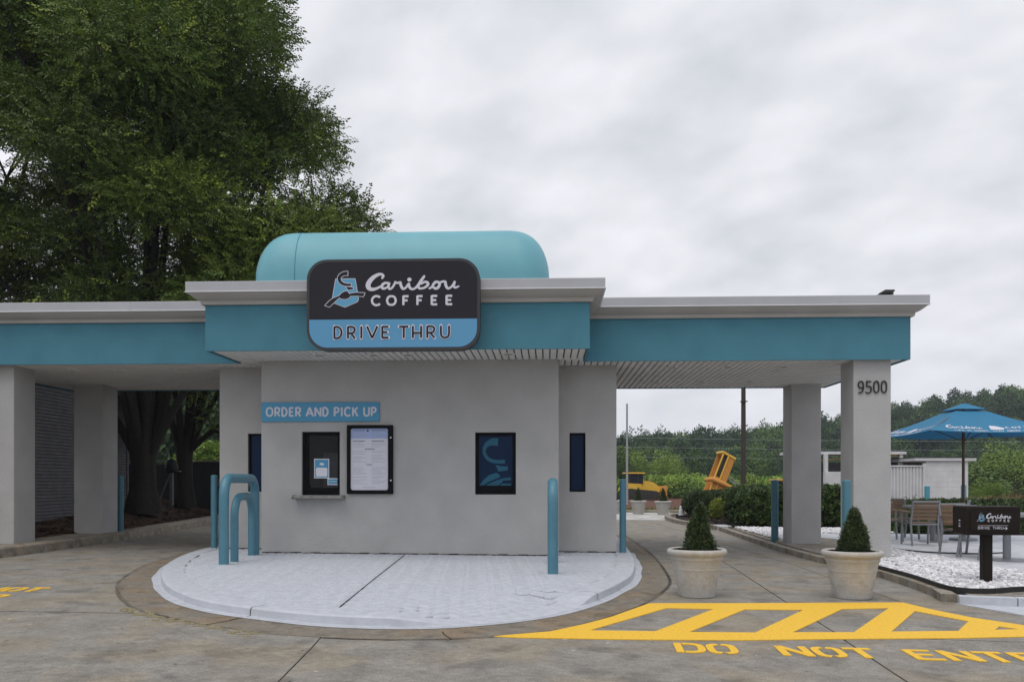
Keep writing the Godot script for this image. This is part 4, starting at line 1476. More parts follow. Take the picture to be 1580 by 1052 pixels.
func menu_image():
	var w = 310
	var h = 504
	var im = Image.create(w, h, false, Image.FORMAT_RGB8)
	im.fill(lin(.66, .67, .76))
	im.fill_rect(Rect2i(0, 0, w, 84), lin(.36, .45, .72))
	var r = RandomNumberGenerator.new()
	r.seed = 3
	var ink = lin(.12, .12, .17)
	var grey = lin(.30, .30, .36)
	for c in [[18, 118], [172, 122]]:
		for y in [14, 100]: im.fill_rect(Rect2i(c[0], y, c[1] - r.randi_range(0, 24), 6), ink)
		for y in range(30, 80, 11): im.fill_rect(Rect2i(c[0], y, r.randi_range(70, 122), 2), grey)
		for y in range(116, 150, 11): im.fill_rect(Rect2i(c[0], y, r.randi_range(60, 126), 2), grey)
		for y in range(186, 278, 11): if r.randf() > 0.12: im.fill_rect(Rect2i(c[0], y, r.randi_range(60, 126), 2), grey)
		for y in range(318, 456, 11): if r.randf() > 0.14: im.fill_rect(Rect2i(c[0], y, r.randi_range(60, 126), 2 + r.randi() % 2), grey)
	for q in [[120, 164, 76, 9], [132, 292, 46, 8]]:
		for x in range(q[0], q[0] + q[2], 10): im.fill_rect(Rect2i(x, q[1], 7, q[3]), ink)
	for x in range(100, 210, 14): im.fill_rect(Rect2i(x, 478, 9, 4), grey)
	for y in 20:
		for x in 20:
			if Vector2(x - 10, y - 10).length() < 9.5: im.set_pixel(130 + x, 8 + y, lin(.05, .08, .16))
	for c in 14:
		for q in [[0, 0], [1, 0], [0, 1], [1, 1]]:
			for e in 14 - c:
				im.set_pixel(e if q[0] == 0 else w - 1 - e, c if q[1] == 0 else h - 1 - c, lin(.02, .02, .024))
	return ImageTexture.create_from_image(im)

# ------------------------------------------------------------------ bollards and guards
func loop_guard(label, a, b, h, r, bend):
	# pipe bent into a goal shape between the base points a and b
	var t = thing("hoop_guard", label, "bollard", (a + b) / 2, 0.0, "teal pipe hoops guarding the kiosk")
	var mid = (a + b) / 2
	var dir = (b - a)
	dir.y = 0
	var half = dir.length() / 2
	dir = dir.normalized()
	var pts = [dir * -half + Vector3(0, -0.04, 0), dir * -half + Vector3(0, h * 0.5, 0)]
	for i in 9:
		var q = PI / 2 * i / 8
		pts.append(dir * (-half + bend - cos(q) * bend) + Vector3(0, h - r - bend + sin(q) * bend, 0))
	for i in 9:
		var q = PI / 2 * (8 - i) / 8
		pts.append(dir * (half - bend + cos(q) * bend) + Vector3(0, h - r - bend + sin(q) * bend, 0))
	pts.append(dir * half + Vector3(0, h * 0.5, 0))
	pts.append(dir * half + Vector3(0, -0.04, 0))
	var g = Geo.new()
	g.tube(pts, r, 22)
	part("pipe", g, M.bollard_paint, t)
	for e in [-half, half]:
		g = Geo.new()
		g.lathe([[r + 0.022, -0.02], [r + 0.018, 0.004], [r, 0.008]], 22)
		var c = part("grout_collar", g, M.island_paint, t)
		c.position = dir * e

func post(label, at, h, r, material = null, group = "teal pipe posts along the lanes"):
	var t = thing("bollard_post", label, "bollard", at, 0.0, group)
	var g = Geo.new()
	g.lathe([[r, -0.06], [r, h - 0.012]], 22)
	part("pipe", g, material if material else M.bollard_paint, t)
	g = Geo.new()
	g.lathe([[r, h - 0.012], [r * 0.9, h - 0.002], [r * 0.6, h + 0.008], [0.0, h + 0.012]], 22, Vector3.ZERO, true)
	part("cap", g, material if material else M.bollard_paint, t)

func build_bollards():
	var y = func(x): return island_y(x) + 0.003
	loop_guard("tall teal pipe hoop beside the left wall corner, larger of the pair", Vector3(-4.05, y.call(-4.05), -11.83), Vector3(-4.10, y.call(-4.1), -13.42), 1.285, 0.070, 0.26)
	loop_guard("low teal pipe hoop nested in front of the taller hoop", Vector3(-4.03, y.call(-4.03), -12.22), Vector3(-4.10, y.call(-4.1), -13.26), 1.0, 0.058, 0.30)
	loop_guard("teal pipe hoop seen end-on before the right corner of the front wall", Vector3(0.53, y.call(.53), -10.92), Vector3(0.60, y.call(.6), -12.5), 1.255, 0.0695, 0.26)
	post("teal pipe post at the kiosk's left rear corner, behind the hoops", Vector3(-5.22, island_y(-5.2), -14.75), 1.27, 0.057)
	post("teal pipe post at the right corner of the kiosk by the lane", Vector3(1.90, island_y(1.9), -14.43), 1.25, 0.057)
	post("dark teal pipe post on the left kerb before the tree", Vector3(-8.32, 0.284, -17.9), 1.18, 0.055)
	post("teal pipe post on the kerb beside the right rear pillar", Vector3(5.59, 0.08, -17.9), 1.29, 0.075)
	post("teal pipe post against the left face of the numbered pillar", Vector3(5.24, 0.08, -13.18), 1.28, 0.066)
	post("pale teal post half hidden between the two right pillars, far behind", Vector3(11.4, 0.05, -29.5), 1.12, 0.09, M.bollard_faded, "pale teal posts before the enclosure")
	post("pale teal post before the ribbed gate, next to the numbered pillar", Vector3(14.8, 0.05, -30.0), 1.12, 0.09, M.bollard_faded, "pale teal posts before the enclosure")
	post("pale teal post before the white block wall, behind the slatted chair", Vector3(16.1, 0.05, -30.0), 1.16, 0.09, M.bollard_faded, "pale teal posts before the enclosure")

# ------------------------------------------------------------------ plants
func leaf(g, base, dir, up, length, width):
	# a folded leaf of four faces: two halves along the midrib, pointed at both ends
	var side = dir.cross(up).normalized()
	up = side.cross(dir).normalized()
	var tip = base + dir * length - up * length * 0.12
	var mid = base + dir * length * 0.45
	var l = mid + side * width * 0.5 + up * width * 0.16
	var r = mid - side * width * 0.5 + up * width * 0.16
	for t in [[base, l, tip], [base, tip, r]]:
		var k = (t[1] - t[0]).cross(t[2] - t[0]).normalized()
		if k.dot(up) < 0: k = -k
		g.put(t[0], k); g.put(t[2], k); g.put(t[1], k)

func spray_mesh(sd, n, length, ll, lw):      # a twig with leaves on both sides
	var g = Geo.new()
	var r = RandomNumberGenerator.new()
	r.seed = sd
	for i in n:
		var t = float(i + 1) / n
		var s = 1 if i % 2 else -1
		var p = Vector3(r.randfn() * 0.012, -0.12 * length * t * t + r.randfn() * 0.012, length * t)
		var d = Vector3(s * r.randf_range(0.5, 1.0), r.randf_range(-0.45, 0.25), r.randf_range(0.3, 0.9)).normalized()
		if i == n - 1: d = Vector3(0, -0.2, 1).normalized()
		leaf(g, p, d, Vector3(r.randfn() * 0.3, 1, r.randfn() * 0.3).normalized(), ll * r.randf_range(0.75, 1.2), lw * r.randf_range(0.8, 1.2))
	return g.mesh()

func ball_mesh(sd, n, ll, lw, flat = 1.0):     # leaves all round a point, for hedges and bushes
	var g = Geo.new()
	var r = RandomNumberGenerator.new()
	r.seed = sd
	for i in n:
		var d = Vector3(r.randfn(), r.randfn() * flat, r.randfn()).normalized()
		var p = d * r.randf_range(0.1, 0.9) * ll
		leaf(g, p, (d + Vector3(r.randfn(), r.randfn(), r.randfn()) * 0.5).normalized(), Vector3(r.randfn() * 0.5, 1, r.randfn() * 0.5).normalized(), ll * r.randf_range(0.7, 1.2), lw * r.randf_range(0.8, 1.2))
	return g.mesh()

func branch(g, a, b, c, r0, r1, n = 8, seg = 7):
	var pts = []
	var rr = []
	for i in n + 1:
		var t = float(i) / n
		pts.append(a * (1 - t) * (1 - t) + b * 2 * t * (1 - t) + c * t * t)
		rr.append(lerpf(r0, r1, pow(t, 0.75)))
	g.tube(pts, rr, seg, false)
	return pts

func shade_tree(called, label, at, trunk_r, fork_y, limbs, lobes, per, sd, tones):
	# vase-shaped tree: trunk, rising limbs, twigs to every lobe, leaf sprays in the lobes
	var t = thing(called, label, "tree", at, 0.0, "large shade trees behind the left canopy")
	var r = RandomNumberGenerator.new()
	r.seed = sd
	var g = Geo.new()
	var rows = []
	for i in 14:
		var f = float(i) / 13
		var y = -0.3 + (fork_y + 0.6) * f
		var rad = trunk_r * (1.0 + 0.45 * exp(-maxf(y, 0.0) * 3.2) - 0.15 * f + 0.22 * smoothstep(fork_y - 0.8, fork_y + 0.2, y))
		if i == 13: rad *= 0.25
		var row = []
		for j in 22:
			var a = TAU * j / 22
			var k = 1.0 + 0.09 * sin(a * 5 + 1.3 + y * 0.4) + 0.05 * sin(a * 9 - y)
			row.append(Vector3(cos(a) * rad * k, y, sin(a) * rad * k))
		rows.append(row)
	g.grid(rows, true, true)
	part("trunk", g, M.bark, t)
	var mains = []
	for l in limbs:
		var lg = Geo.new()
		var a = Vector3(l[0] * 0.05, fork_y - 0.25, l[2] * 0.05)
		var c = Vector3(l[0], l[1], l[2])
		var b = Vector3(l[0] * 0.38, lerpf(fork_y, l[1], 0.5), l[2] * 0.38)
		mains.append(branch(lg, a, b, c, trunk_r * 0.42, 0.05, 12, 9))
		part("limb", lg, M.bark, t)
	var tw = Geo.new()
	var places = []
	var colors = []
	for lb in lobes:
		var c = lb[0]
		var best = null
		var near = 1e9
		for m in mains:
			for i in range(3, m.size()):
				if m[i].y > c.y + 0.2: continue
				var e = m[i].distance_to(c)
				if e < near: near = e; best = m[i]
		if best == null: best = Vector3(0, fork_y, 0)
		var ctl = best.lerp(c, 0.5) + Vector3(0, 0.25 * near * 0.4, 0)
		var bp = branch(tw, best, ctl, c, 0.045, 0.014, 6, 5)
		for q in 5:
			var d = Vector3(r.randfn(), absf(r.randfn()) * 0.5, r.randfn()).normalized()
			branch(tw, bp[3 + q % 4], bp[3 + q % 4] + d * 0.4, c + Vector3(d.x * lb[1].x, d.y * lb[1].y, d.z * lb[1].z) * 0.85, 0.016, 0.005, 4, 4)
		var base = tones[r.randi() % tones.size()]
		var n = int(per * lb[1].x * lb[1].y * lb[1].z)
		for i in n:
			var d = Vector3(r.randfn(), r.randfn(), r.randfn()).normalized() * pow(r.randf(), 0.38)
			var p = c + Vector3(d.x * lb[1].x, d.y * lb[1].y, d.z * lb[1].z)
			if d.y < -0.55 and r.randf() < 0.7: continue
			var out = Vector3(d.x + r.randfn() * 0.5, 0.35 * d.y + r.randfn() * 0.3 + 0.1, d.z + r.randfn() * 0.5).normalized()
			var bs = Basis.looking_at(-out, Vector3.UP) * Basis(Vector3(0, 0, 1), r.randf_range(-0.9, 0.9)) * Basis.from_scale(Vector3.ONE * r.randf_range(0.65, 1.2))
			places.append(Transform3D(bs, p))
			var k = base.lerp(tones[r.randi() % tones.size()], 0.35) * r.randf_range(0.75, 1.25)
			if r.randf() < 0.05: k = Color(.26, .32, .04)
			colors.append(k)
	part("twigs", tw, M.bark, t)
	var half = [[], []]
	var hc = [[], []]
	for i in places.size():
		half[i % 2].append(places[i]); hc[i % 2].append(colors[i])
	for i in 2:
		tag(multi("crown", spray_mesh(sd + 40 + i, 14, 0.40, 0.088, 0.043), M.zelkova_leaf, half[i], hc[i], t), "", "", "", "stuff")

func clump_shrub(called, label, category, at, shape, count, mesh, material, tones, sd, core = null, group = ""):
	# shape(r) gives a point on or near the shrub's surface and its outward direction
	var t = thing(called, label, category, at, 0.0, group)
	var r = RandomNumberGenerator.new()
	r.seed = sd
	var places = []
	var colors = []
	for i in count:
		var q = shape.call(r)
		var b = Basis(Vector3.UP, r.randf() * TAU) * Basis(Vector3.RIGHT, r.randf() * TAU) * Basis.from_scale(Vector3.ONE * r.randf_range(0.7, 1.25))
		places.append(Transform3D(b, q))
		colors.append(tones[r.randi() % tones.size()] * r.randf_range(0.7, 1.3))
	if core: part("stems", core, M.bark, t)
	tag(multi("crown", mesh, material, places, colors, t), "", "", "", "stuff")
	return t

func build_left_trees():
	var r = RandomNumberGenerator.new()
	r.seed = 2
	var lobes = []
	# lobes that make the outline against the sky on the right, from low to high
	for q in [[4.2, 7.2, 0.4, 1.5], [5.2, 7.55, 0.3, 1.15], [5.9, 7.3, 0.4, 0.85], [4.9, 8.3, -0.2, 1.0], [4.4, 9.3, 0.5, 0.9], [4.5, 9.9, 0.2, 0.85], [3.9, 10.5, 0.4, 0.95], [4.3, 11.0, 0.0, 0.7], [3.1, 11.5, 0.3, 1.0], [2.9, 12.6, 0.2, 0.95], [3.1, 13.3, -0.2, 0.75], [2.2, 13.7, 0.3, 1.1], [1.2, 14.8, 0.3, 1.3], [4.6, 6.2, 1.0, 1.1], [3.4, 6.3, 1.6, 1.2], [5.0, 6.5, -0.8, 1.0], [2.2, 9.2, 2.6, 1.35], [3.2, 8.6, 2.0, 1.2], [1.2, 10.2, 2.6, 1.35], [2.6, 10.6, 1.6, 1.15], [0.2, 8.4, 3.2, 1.35], [1.6, 7.6, 3.2, 1.35], [-0.8, 11.6, 2.2, 1.3], [-2.2, 9.6, 2.8, 1.3]]:
		lobes.append([Vector3(q[0], q[1] - 0.45, q[2]), Vector3(q[3], q[3] * 0.62, q[3])])
	for i in 84:
		var y = r.randf_range(4.2, 15.0)
		var env = lerpf(5.6, 2.4, smoothstep(7.0, 15.5, y)) * (0.75 + 0.25 * smoothstep(4.0, 7.0, y))
		var a = r.randf() * TAU
		var d = env * sqrt(r.randf_range(0.08, 1.0))
		var s = r.randf_range(0.95, 1.6)
		lobes.append([Vector3(cos(a) * d * 1.0, y, sin(a) * d), Vector3(s * 1.15, s * 0.55, s * 1.15)])
	var limbs = []
	for i in 11:
		var a = TAU * i / 11 + r.randf_range(-0.2, 0.2)
		var k = r.randf_range(2.2, 4.2)
		limbs.append([cos(a) * k, r.randf_range(8.0, 12.5), sin(a) * k])
	limbs.append([0.3, 13.5, 0.2])
	limbs.append([4.2, 6.6, 0.6])
	limbs.append([-3.9, 6.4, 1.2])
	var tones = [Color(.074, .116, .018), Color(.098, .156, .022), Color(.052, .084, .015), Color(.155, .215, .030), Color(.076, .122, .020)]
	shade_tree("shade_tree", "large dark green shade tree with forking trunk rising behind the left canopy", Vector3(-9.85, 0.78, -22.5), 0.31, 1.55, limbs, lobes, 300, 71, tones)
	lobes = []
	for i in 74:
		var y = r.randf_range(3.6, 13.5)
		var env = lerpf(5.0, 2.2, smoothstep(6.0, 14.0, y)) * (0.7 + 0.3 * smoothstep(3.5, 6.0, y))
		var a = r.randf() * TAU
		var d = env * sqrt(r.randf_range(0.08, 1.0))
		var s = r.randf_range(0.8, 1.4)
		lobes.append([Vector3(cos(a) * d - 0.6, y, sin(a) * d), Vector3(s * 1.15, s * 0.55, s * 1.15)])
	for q in [[2.6, 3.6, 0.6], [3.2, 3.0, 0.0], [1.9, 4.0, 0.8], [3.4, 3.9, -0.6], [1.4, 2.7, 0.4], [2.2, 2.2, 0.6], [3.0, 1.9, -0.4], [0.6, 3.3, 1.0], [4.0, 2.6, 0.2], [1.8, 3.3, -0.8], [-1.2, 3.2, 0.6]]: lobes.append([Vector3(q[0], q[1], q[2]), Vector3(0.9, 0.45, 0.9)])
	limbs = [[3.6, 3.6, 0.3], [2.6, 5.6, -0.4]]
	for i in 8:
		var a = TAU * i / 8 + r.randf_range(-0.2, 0.2)
		var k = r.randf_range(2.0, 3.6)
		limbs.append([cos(a) * k, r.randf_range(7.0, 11.5), sin(a) * k])
	shade_tree("shade_tree", "second dark shade tree with a slimmer trunk beside the black fence", Vector3(-10.35, 0.80, -26.6), 0.24, 1.75, limbs, lobes, 190, 72, tones)
	# third crown that fills the upper left corner
	lobes = []
	for i in 64:
		var y = r.randf_range(4.5, 16.0)
		var env = lerpf(5.2, 2.4, smoothstep(8.0, 16.0, y))
		var a = r.randf() * TAU
		var d = env * sqrt(r.randf_range(0.08, 1.0))
		var s = r.randf_range(0.8, 1.5)
		lobes.append([Vector3(cos(a) * d, y, sin(a) * d), Vector3(s * 1.15, s * 0.55, s * 1.15)])
	limbs = []
	for i in 9:
		var a = TAU * i / 9 + r.randf_range(-0.2, 0.2)
		var k = r.randf_range(2.0, 3.8)
		limbs.append([cos(a) * k, r.randf_range(8.0, 12.5), sin(a) * k])
	shade_tree("shade_tree", "leafy shade tree crown filling the upper left corner beyond the metal shed", Vector3(-16.6, 0.3, -25.5), 0.30, 2.0, limbs, lobes, 170, 73, tones)

func build_left_yard():
	# metal shed along the lane
	var t = thing("metal_shed", "grey metal shed with horizontal ribbed siding behind the left pillars", "shed", Vector3(-10.55, 0.2, -18.0))
	var g = Geo.new()
	var rows = []
	var y = 0.0
	var n = 0
	var pr = []
	while y < 3.35:
		for q in [[0.0, 0.0], [0.022, 0.014], [0.022, 0.05], [0.0, 0.064]]: pr.append([q[0], y + q[1]])
		y += 0.076
	for i in pr.size() - 1:
		g.quad(Vector3(pr[i][0], pr[i][1], 6.0), Vector3(pr[i][0], pr[i][1], -5.0), Vector3(pr[i + 1][0], pr[i + 1][1], -5.0), Vector3(pr[i + 1][0], pr[i + 1][1], 6.0))
	part("ribbed_siding", g, M.shed_metal, t)
	g = Geo.new()
	g.box(Vector3(-4.2, -0.2, -4.98), Vector3(-0.03, 3.36, 5.98))
	part("shell", g, M.shed_metal, t)
	g = Geo.new()
	g.bevel(Vector3(-4.4, 3.362, -5.2), Vector3(0.12, 3.46, 6.2), 0.02)
	part("roof", g, M.machine_dark, t)
	g = Geo.new()
	g.bevel(Vector3(-0.02, -0.2, -5.06), Vector3(0.05, 3.36, -4.985), 0.01)
	part("corner_trim", g, M.shed_metal, t)
	# black board fence
	t = thing("board_fence", "black solid board fence with a pale top rail behind the trees", "fence", Vector3(-11.4, 0.35, -28.4))
	for i in 30:
		g = Geo.new()
		g.bevel(Vector3(-3.0 + i * 0.24, 0, 0), Vector3(-2.765 + i * 0.24, 1.64 if i > 11 else 1.56, 0.03), 0.006)
		part("board", g, M.fence_black, t)
	g = Geo.new()
	g.bevel(Vector3(-3.05, 1.642, -0.03), Vector3(4.25, 1.685, 0.06), 0.006)
	part("top_rail", g, M.kerb_concrete, t)
	g = Geo.new()
	g.bevel(Vector3(1.42, 0.82, 0.031), Vector3(1.72, 1.08, 0.037), 0.003)
	part("notice_plate", g, M.shed_metal, t)
	# white stub post with a leaning bar and a dark hooded drum
	t = thing("marker_post", "short white post with a leaning bar between the two tree trunks", "post", Vector3(-9.95, 0.72, -24.6))
	g = Geo.new()
	g.bevel(Vector3(-0.045, -0.1, -0.045), Vector3(0.045, 0.9, 0.045), 0.01)
	part("post", g, M.shed_metal, t)
	g = Geo.new()
	g.tube([Vector3(-0.36, -0.05, 0.1), Vector3(0.0, 0.92, 0.02)], 0.018, 8)
	part("leaning_bar", g, M.shed_metal, t)
	g = Geo.new()
	g.lathe([[0.02, 0.86], [0.17, 0.9], [0.19, 1.05], [0.14, 1.22], [0.0, 1.3]], 14, Vector3.ZERO, true)
	part("dark_hood", g, M.fence_black, t)
	g = Geo.new()
	g.bevel(Vector3(-0.02, 0.9, -0.08), Vector3(0.26, 0.93, 0.1), 0.006)
	part("small_shelf", g, M.shed_metal, t)
	# bright bush beyond the fence
	var bm = ball_mesh(301, 26, 0.16, 0.10)
	clump_shrub("leafy_bush", "bright yellow-green bush showing above the black fence", "bush", Vector3(-14.6, -0.1, -41.0), func(r):
		var d = Vector3(r.randfn(), absf(r.randfn()), r.randfn()).normalized()
		var k = 0.8 + 0.2 * sin(d.x * 6 + d.z * 5) + r.randf_range(-0.18, 0.06)
		return Vector3(d.x * 2.6 * k, 0.4 + d.y * 2.9 * k, d.z * 2.0 * k), 2300, bm, M.shrub_leaf, [Color(.16, .26, .03), Color(.11, .2, .025), Color(.2, .3, .05)], 5)

func pot_profile():
	return [[0.0, 0.0], [0.190, 0.0], [0.205, 0.012], [0.232, 0.155], [0.236, 0.158], [0.262, 0.31], [0.268, 0.315], [0.270, 0.325], [0.266, 0.332], [0.289, 0.425], [0.299, 0.432], [0.303, 0.452], [0.296, 0.466], [0.312, 0.475], [0.332, 0.492], [0.342, 0.515], [0.337, 0.540], [0.318, 0.552], [0.296, 0.548], [0.282, 0.530], [0.278, 0.50]]

func build_planters():
	var g = Geo.new()
	g.lathe(pot_profile(), 48, Vector3.ZERO, false)
	for i in g.n.size():       # soft turns between the rings
		pass
	var gs = Geo.new()
	gs.lathe(pot_profile().slice(1), 48, Vector3.ZERO, true)
	gs.lathe([[0.0, 0.0], [0.19, 0.0]], 48)
	var pot = gs.mesh()
	var soil = Geo.new()
	var rows = []
	var nz = FastNoiseLite.new()
	nz.frequency = 14.0
	for i in 8:
		var row = []
		for j in 28:
			var a = TAU * j / 28
			var rr = 0.29 * (1.0 - i / 7.0)
			row.append(Vector3(cos(a) * rr, 0.515 + 0.035 * (i / 7.0) + 0.02 * nz.get_noise_2d(cos(a) * rr, sin(a) * rr), sin(a) * rr))
		rows.append(row)
	soil.grid(rows, true, true)
	var sm = soil.mesh()
	var needle = ball_mesh(401, 16, 0.034, 0.012)
	var k = 0
	for p in [[2.135, -9.72, "weathered stone planter by the island, left of the near pair", "clipped cone shrub in the near planter by the island", 1.0], [3.93, -9.72, "weathered stone planter before the numbered pillar, right of the near pair", "clipped cone shrub in the near planter before the numbered pillar", 1.0], [5.16, -34.4, "pale far planter behind the right kiosk post", "small dark cone in the far planter next to the kiosk post", 1.02], [6.10, -34.0, "pale far planter beside the rounded bush and white stub", "small dark cone in the far planter beside the rounded bush", 1.02], [4.17, -34.5, "pale far planter mostly hidden by the kiosk corner", "small dark cone mostly hidden by the kiosk corner", 1.02]]:
		var t = thing("stone_planter", p[2], "planter", Vector3(p[0], road_y(p[0]) + 0.001, p[1]), 1.3 * k, "stone planters with cone shrubs")
		t.scale = Vector3.ONE * p[4]
		part("pot", pot, M.pot_stone, t)
		part("soil", sm, M.mulch, t)
		var core = Geo.new()
		core.lathe([[0.012, 0.0], [0.010, 0.42], [0.0, 0.46]], 8)
		var hgt = [0.52, 0.485, 0.52, 0.50, 0.5][k]
		var lean = [0.02, -0.01, 0.0, 0.01, 0.0][k]
		var sh = clump_shrub("cone_shrub", p[3], "shrub", Vector3(p[0] + [0.02, 0.03, 0, 0, 0][k], road_y(p[0]) + 0.53 * p[4], p[1]), func(r):
			var y = 1.0 - sqrt(r.randf())
			var a = r.randf() * TAU
			var e = (0.152 * pow(1.0 - y, 0.8) + 0.006) * sqrt(r.randf_range(0.25, 1.0)) * (1.0 + 0.16 * sin(a * 3 + y * 9 + k * 2.1) + 0.08 * sin(a * 7 - y * 17 + k))
			return Vector3(cos(a) * e + lean * y, 0.02 + y * hgt, sin(a) * e), 1700 if k < 2 else 500, needle, M.shrub_leaf, [Color(.036, .062, .02), Color(.048, .08, .025), Color(.022, .042, .014), Color(.075, .105, .035)], 60 + k, core, "cone shrubs in planters")
		if k >= 2: sh.scale = Vector3.ONE * 1.02
		k += 1
	# chips in the two near pots
	r_chips("bark_chips", 900, func(r):
		var a = r.randf() * TAU
		var d = 0.27 * sqrt(r.randf())
		var q = Vector2(2.135, -9.72) if r.randf() < 0.5 else Vector2(3.93, -9.72)
		return Vector3(q.x + cos(a) * d, road_y(q.x) + 0.535 + 0.02 * (1 - d / 0.27), q.y + sin(a) * d), 0.035, 0.012, [Color(.09, .045, .03), Color(.05, .025, .018), Color(.13, .07, .045)], "dark bark chips on the soil of the two near planters", "mulch")

func build_hedges():
	var lm = ball_mesh(501, 22, 0.060, 0.042)
	var box = func(hx, hy, hz, pw):
		return func(r):
			var d = Vector3(r.randf_range(-1, 1), r.randf_range(-1, 1), r.randf_range(-1, 1))
			var m = pow(pow(absf(d.x), pw) + pow(absf(d.y), pw) + pow(absf(d.z), pw), 1.0 / pw)
			d = d / maxf(m, 0.05) * r.randf_range(0.88, 1.0) * (1.0 + 0.035 * sin(d.x * 7 + d.z * 5))
			return Vector3(d.x * hx, hy + d.y * hy, d.z * hz)
	var core = func(hx, hy, hz):
		var g = Geo.new()
		g.bevel(Vector3(-hx * 0.84, 0.03, -hz * 0.84), Vector3(hx * 0.84, hy * 2 * 0.90, hz * 0.84), 0.2)
		return g
	clump_shrub("box_hedge", "glossy dark green clipped box hedge behind the right rear pillar", "hedge", Vector3(8.25, 0.08, -24.4), box.call(1.85, 0.56, 1.55, 6.0), 5200, lm, M.shrub_leaf, [Color(.04, .078, .018), Color(.056, .105, .022), Color(.028, .052, .014), Color(.085, .14, .03)], 51, core.call(1.85, 0.56, 1.55), "clipped hedges right of the lane")
	clump_shrub("round_hedge", "dark rounded clipped shrub between far planter and box hedge", "hedge", Vector3(7.25, 0.08, -30.4), box.call(1.05, 0.46, 0.9, 2.8), 2600, ball_mesh(502, 22, 0.05, 0.03), M.shrub_leaf, [Color(.03, .054, .016), Color(.042, .07, .02), Color(.06, .092, .026)], 52, core.call(0.9, 0.4, 0.75), "clipped hedges right of the lane")
	clump_shrub("golden_shrub", "small yellow-green shrub before the dark rounded hedge", "shrub", Vector3(7.12, 0.08, -28.6), box.call(0.36, 0.32, 0.36, 2.4), 700, ball_mesh(503, 22, 0.06, 0.035), M.shrub_leaf, [Color(.24, .29, .04), Color(.16, .23, .035), Color(.32, .34, .07)], 53)
	# hedge in front of the enclosure, behind the patio chairs
	clump_shrub("low_hedge", "low green hedge below the white block wall behind the patio", "hedge", Vector3(13.9, 0.05, -24.5), box.call(2.6, 0.37, 0.8, 5.0), 3600, lm, M.shrub_leaf, [Color(.035, .065, .016), Color(.055, .095, .022), Color(.025, .045, .013)], 54, core.call(2.6, 0.37, 0.8), "clipped hedges right of the lane")
	# strappy plants under the patio furniture's back edge
	clump_shrub("strappy_plants", "leafy green plants along the back edge of the patio", "plants", Vector3(11.3, 0.08, -21.0), func(r): return Vector3(r.randf_range(-2.0, 2.6), absf(r.randfn()) * 0.22, r.randf_range(-0.5, 0.5)), 1100, ball_mesh(505, 14, 0.2, 0.03), M.shrub_leaf, [Color(.06, .11, .025), Color(.09, .15, .03), Color(.04, .07, .018)], 55)
	clump_shrub("red_grasses", "reddish ornamental grass showing above the patio chairs", "plants", Vector3(17.4, 0.0, -27.5), func(r): return Vector3(r.randf_range(-1.7, 1.7), 0.15 + absf(r.randfn()) * 0.28, r.randf_range(-0.4, 0.4)), 900, ball_mesh(506, 14, 0.16, 0.02), M.shrub_leaf, [Color(.22, .09, .04), Color(.16, .1, .05), Color(.1, .1, .04)], 56)
	# white stub by the far bed
	var t = thing("white_stub", "short white marker stub on the kerb by the rounded hedge", "marker", Vector3(6.25, 0.09, -31.0))
	var g = Geo.new()
	g.lathe([[0.10, -0.05], [0.095, 0.2], [0.075, 0.24], [0.085, 0.27], [0.07, 0.33], [0.0, 0.36]], 14)
	part("body", g, M.paper_white, t)
	g = Geo.new()
	g.lathe([[0.13, -0.02], [0.13, 0.02], [0.1, 0.03]], 14)
	part("foot", g, M.paper_white, t)
	# grass tufts in the strip behind the far planters
	grass("strip_grass", 500, func(r): return Vector3(r.randf_range(1.0, 9.0), -0.12, r.randf_range(-38.2, -36.6)), 0.30, [Color(.12, .17, .04), Color(.2, .21, .07), Color(.08, .13, .03)], "tufts of green grass behind the far planters", 61)

func grass(called, count, where, h, tones, label, sd):
	var g = Geo.new()
	var r = RandomNumberGenerator.new()
	r.seed = sd
	for i in 9:
		var a = r.randf() * TAU
		var d = Vector3(cos(a), 0, sin(a))
		var s = Vector3(-d.z, 0, d.x) * 0.03
		var b = d * r.randf_range(0, 0.12)
		var m = b + d * 0.12 + Vector3.UP * r.randf_range(0.5, 0.8)
		var e = m + d * r.randf_range(0.1, 0.4) + Vector3.UP * r.randf_range(0.1, 0.35)
		g.quad(b - s, b + s, m + s * 0.7, m - s * 0.7)
		g.tri(m - s * 0.7, m + s * 0.7, e)
	var tr = []
	var cl = []
	for i in count:
		var p = where.call(r)
		tr.append(Transform3D(Basis(Vector3.UP, r.randf() * TAU) * Basis.from_scale(Vector3(h, h * r.randf_range(0.6, 1.2), h)), p))
		cl.append(tones[r.randi() % tones.size()] * r.randf_range(0.75, 1.2))
	tag(multi(called, g.mesh(), M.grass_blade, tr, cl), label, "grass", "", "stuff")

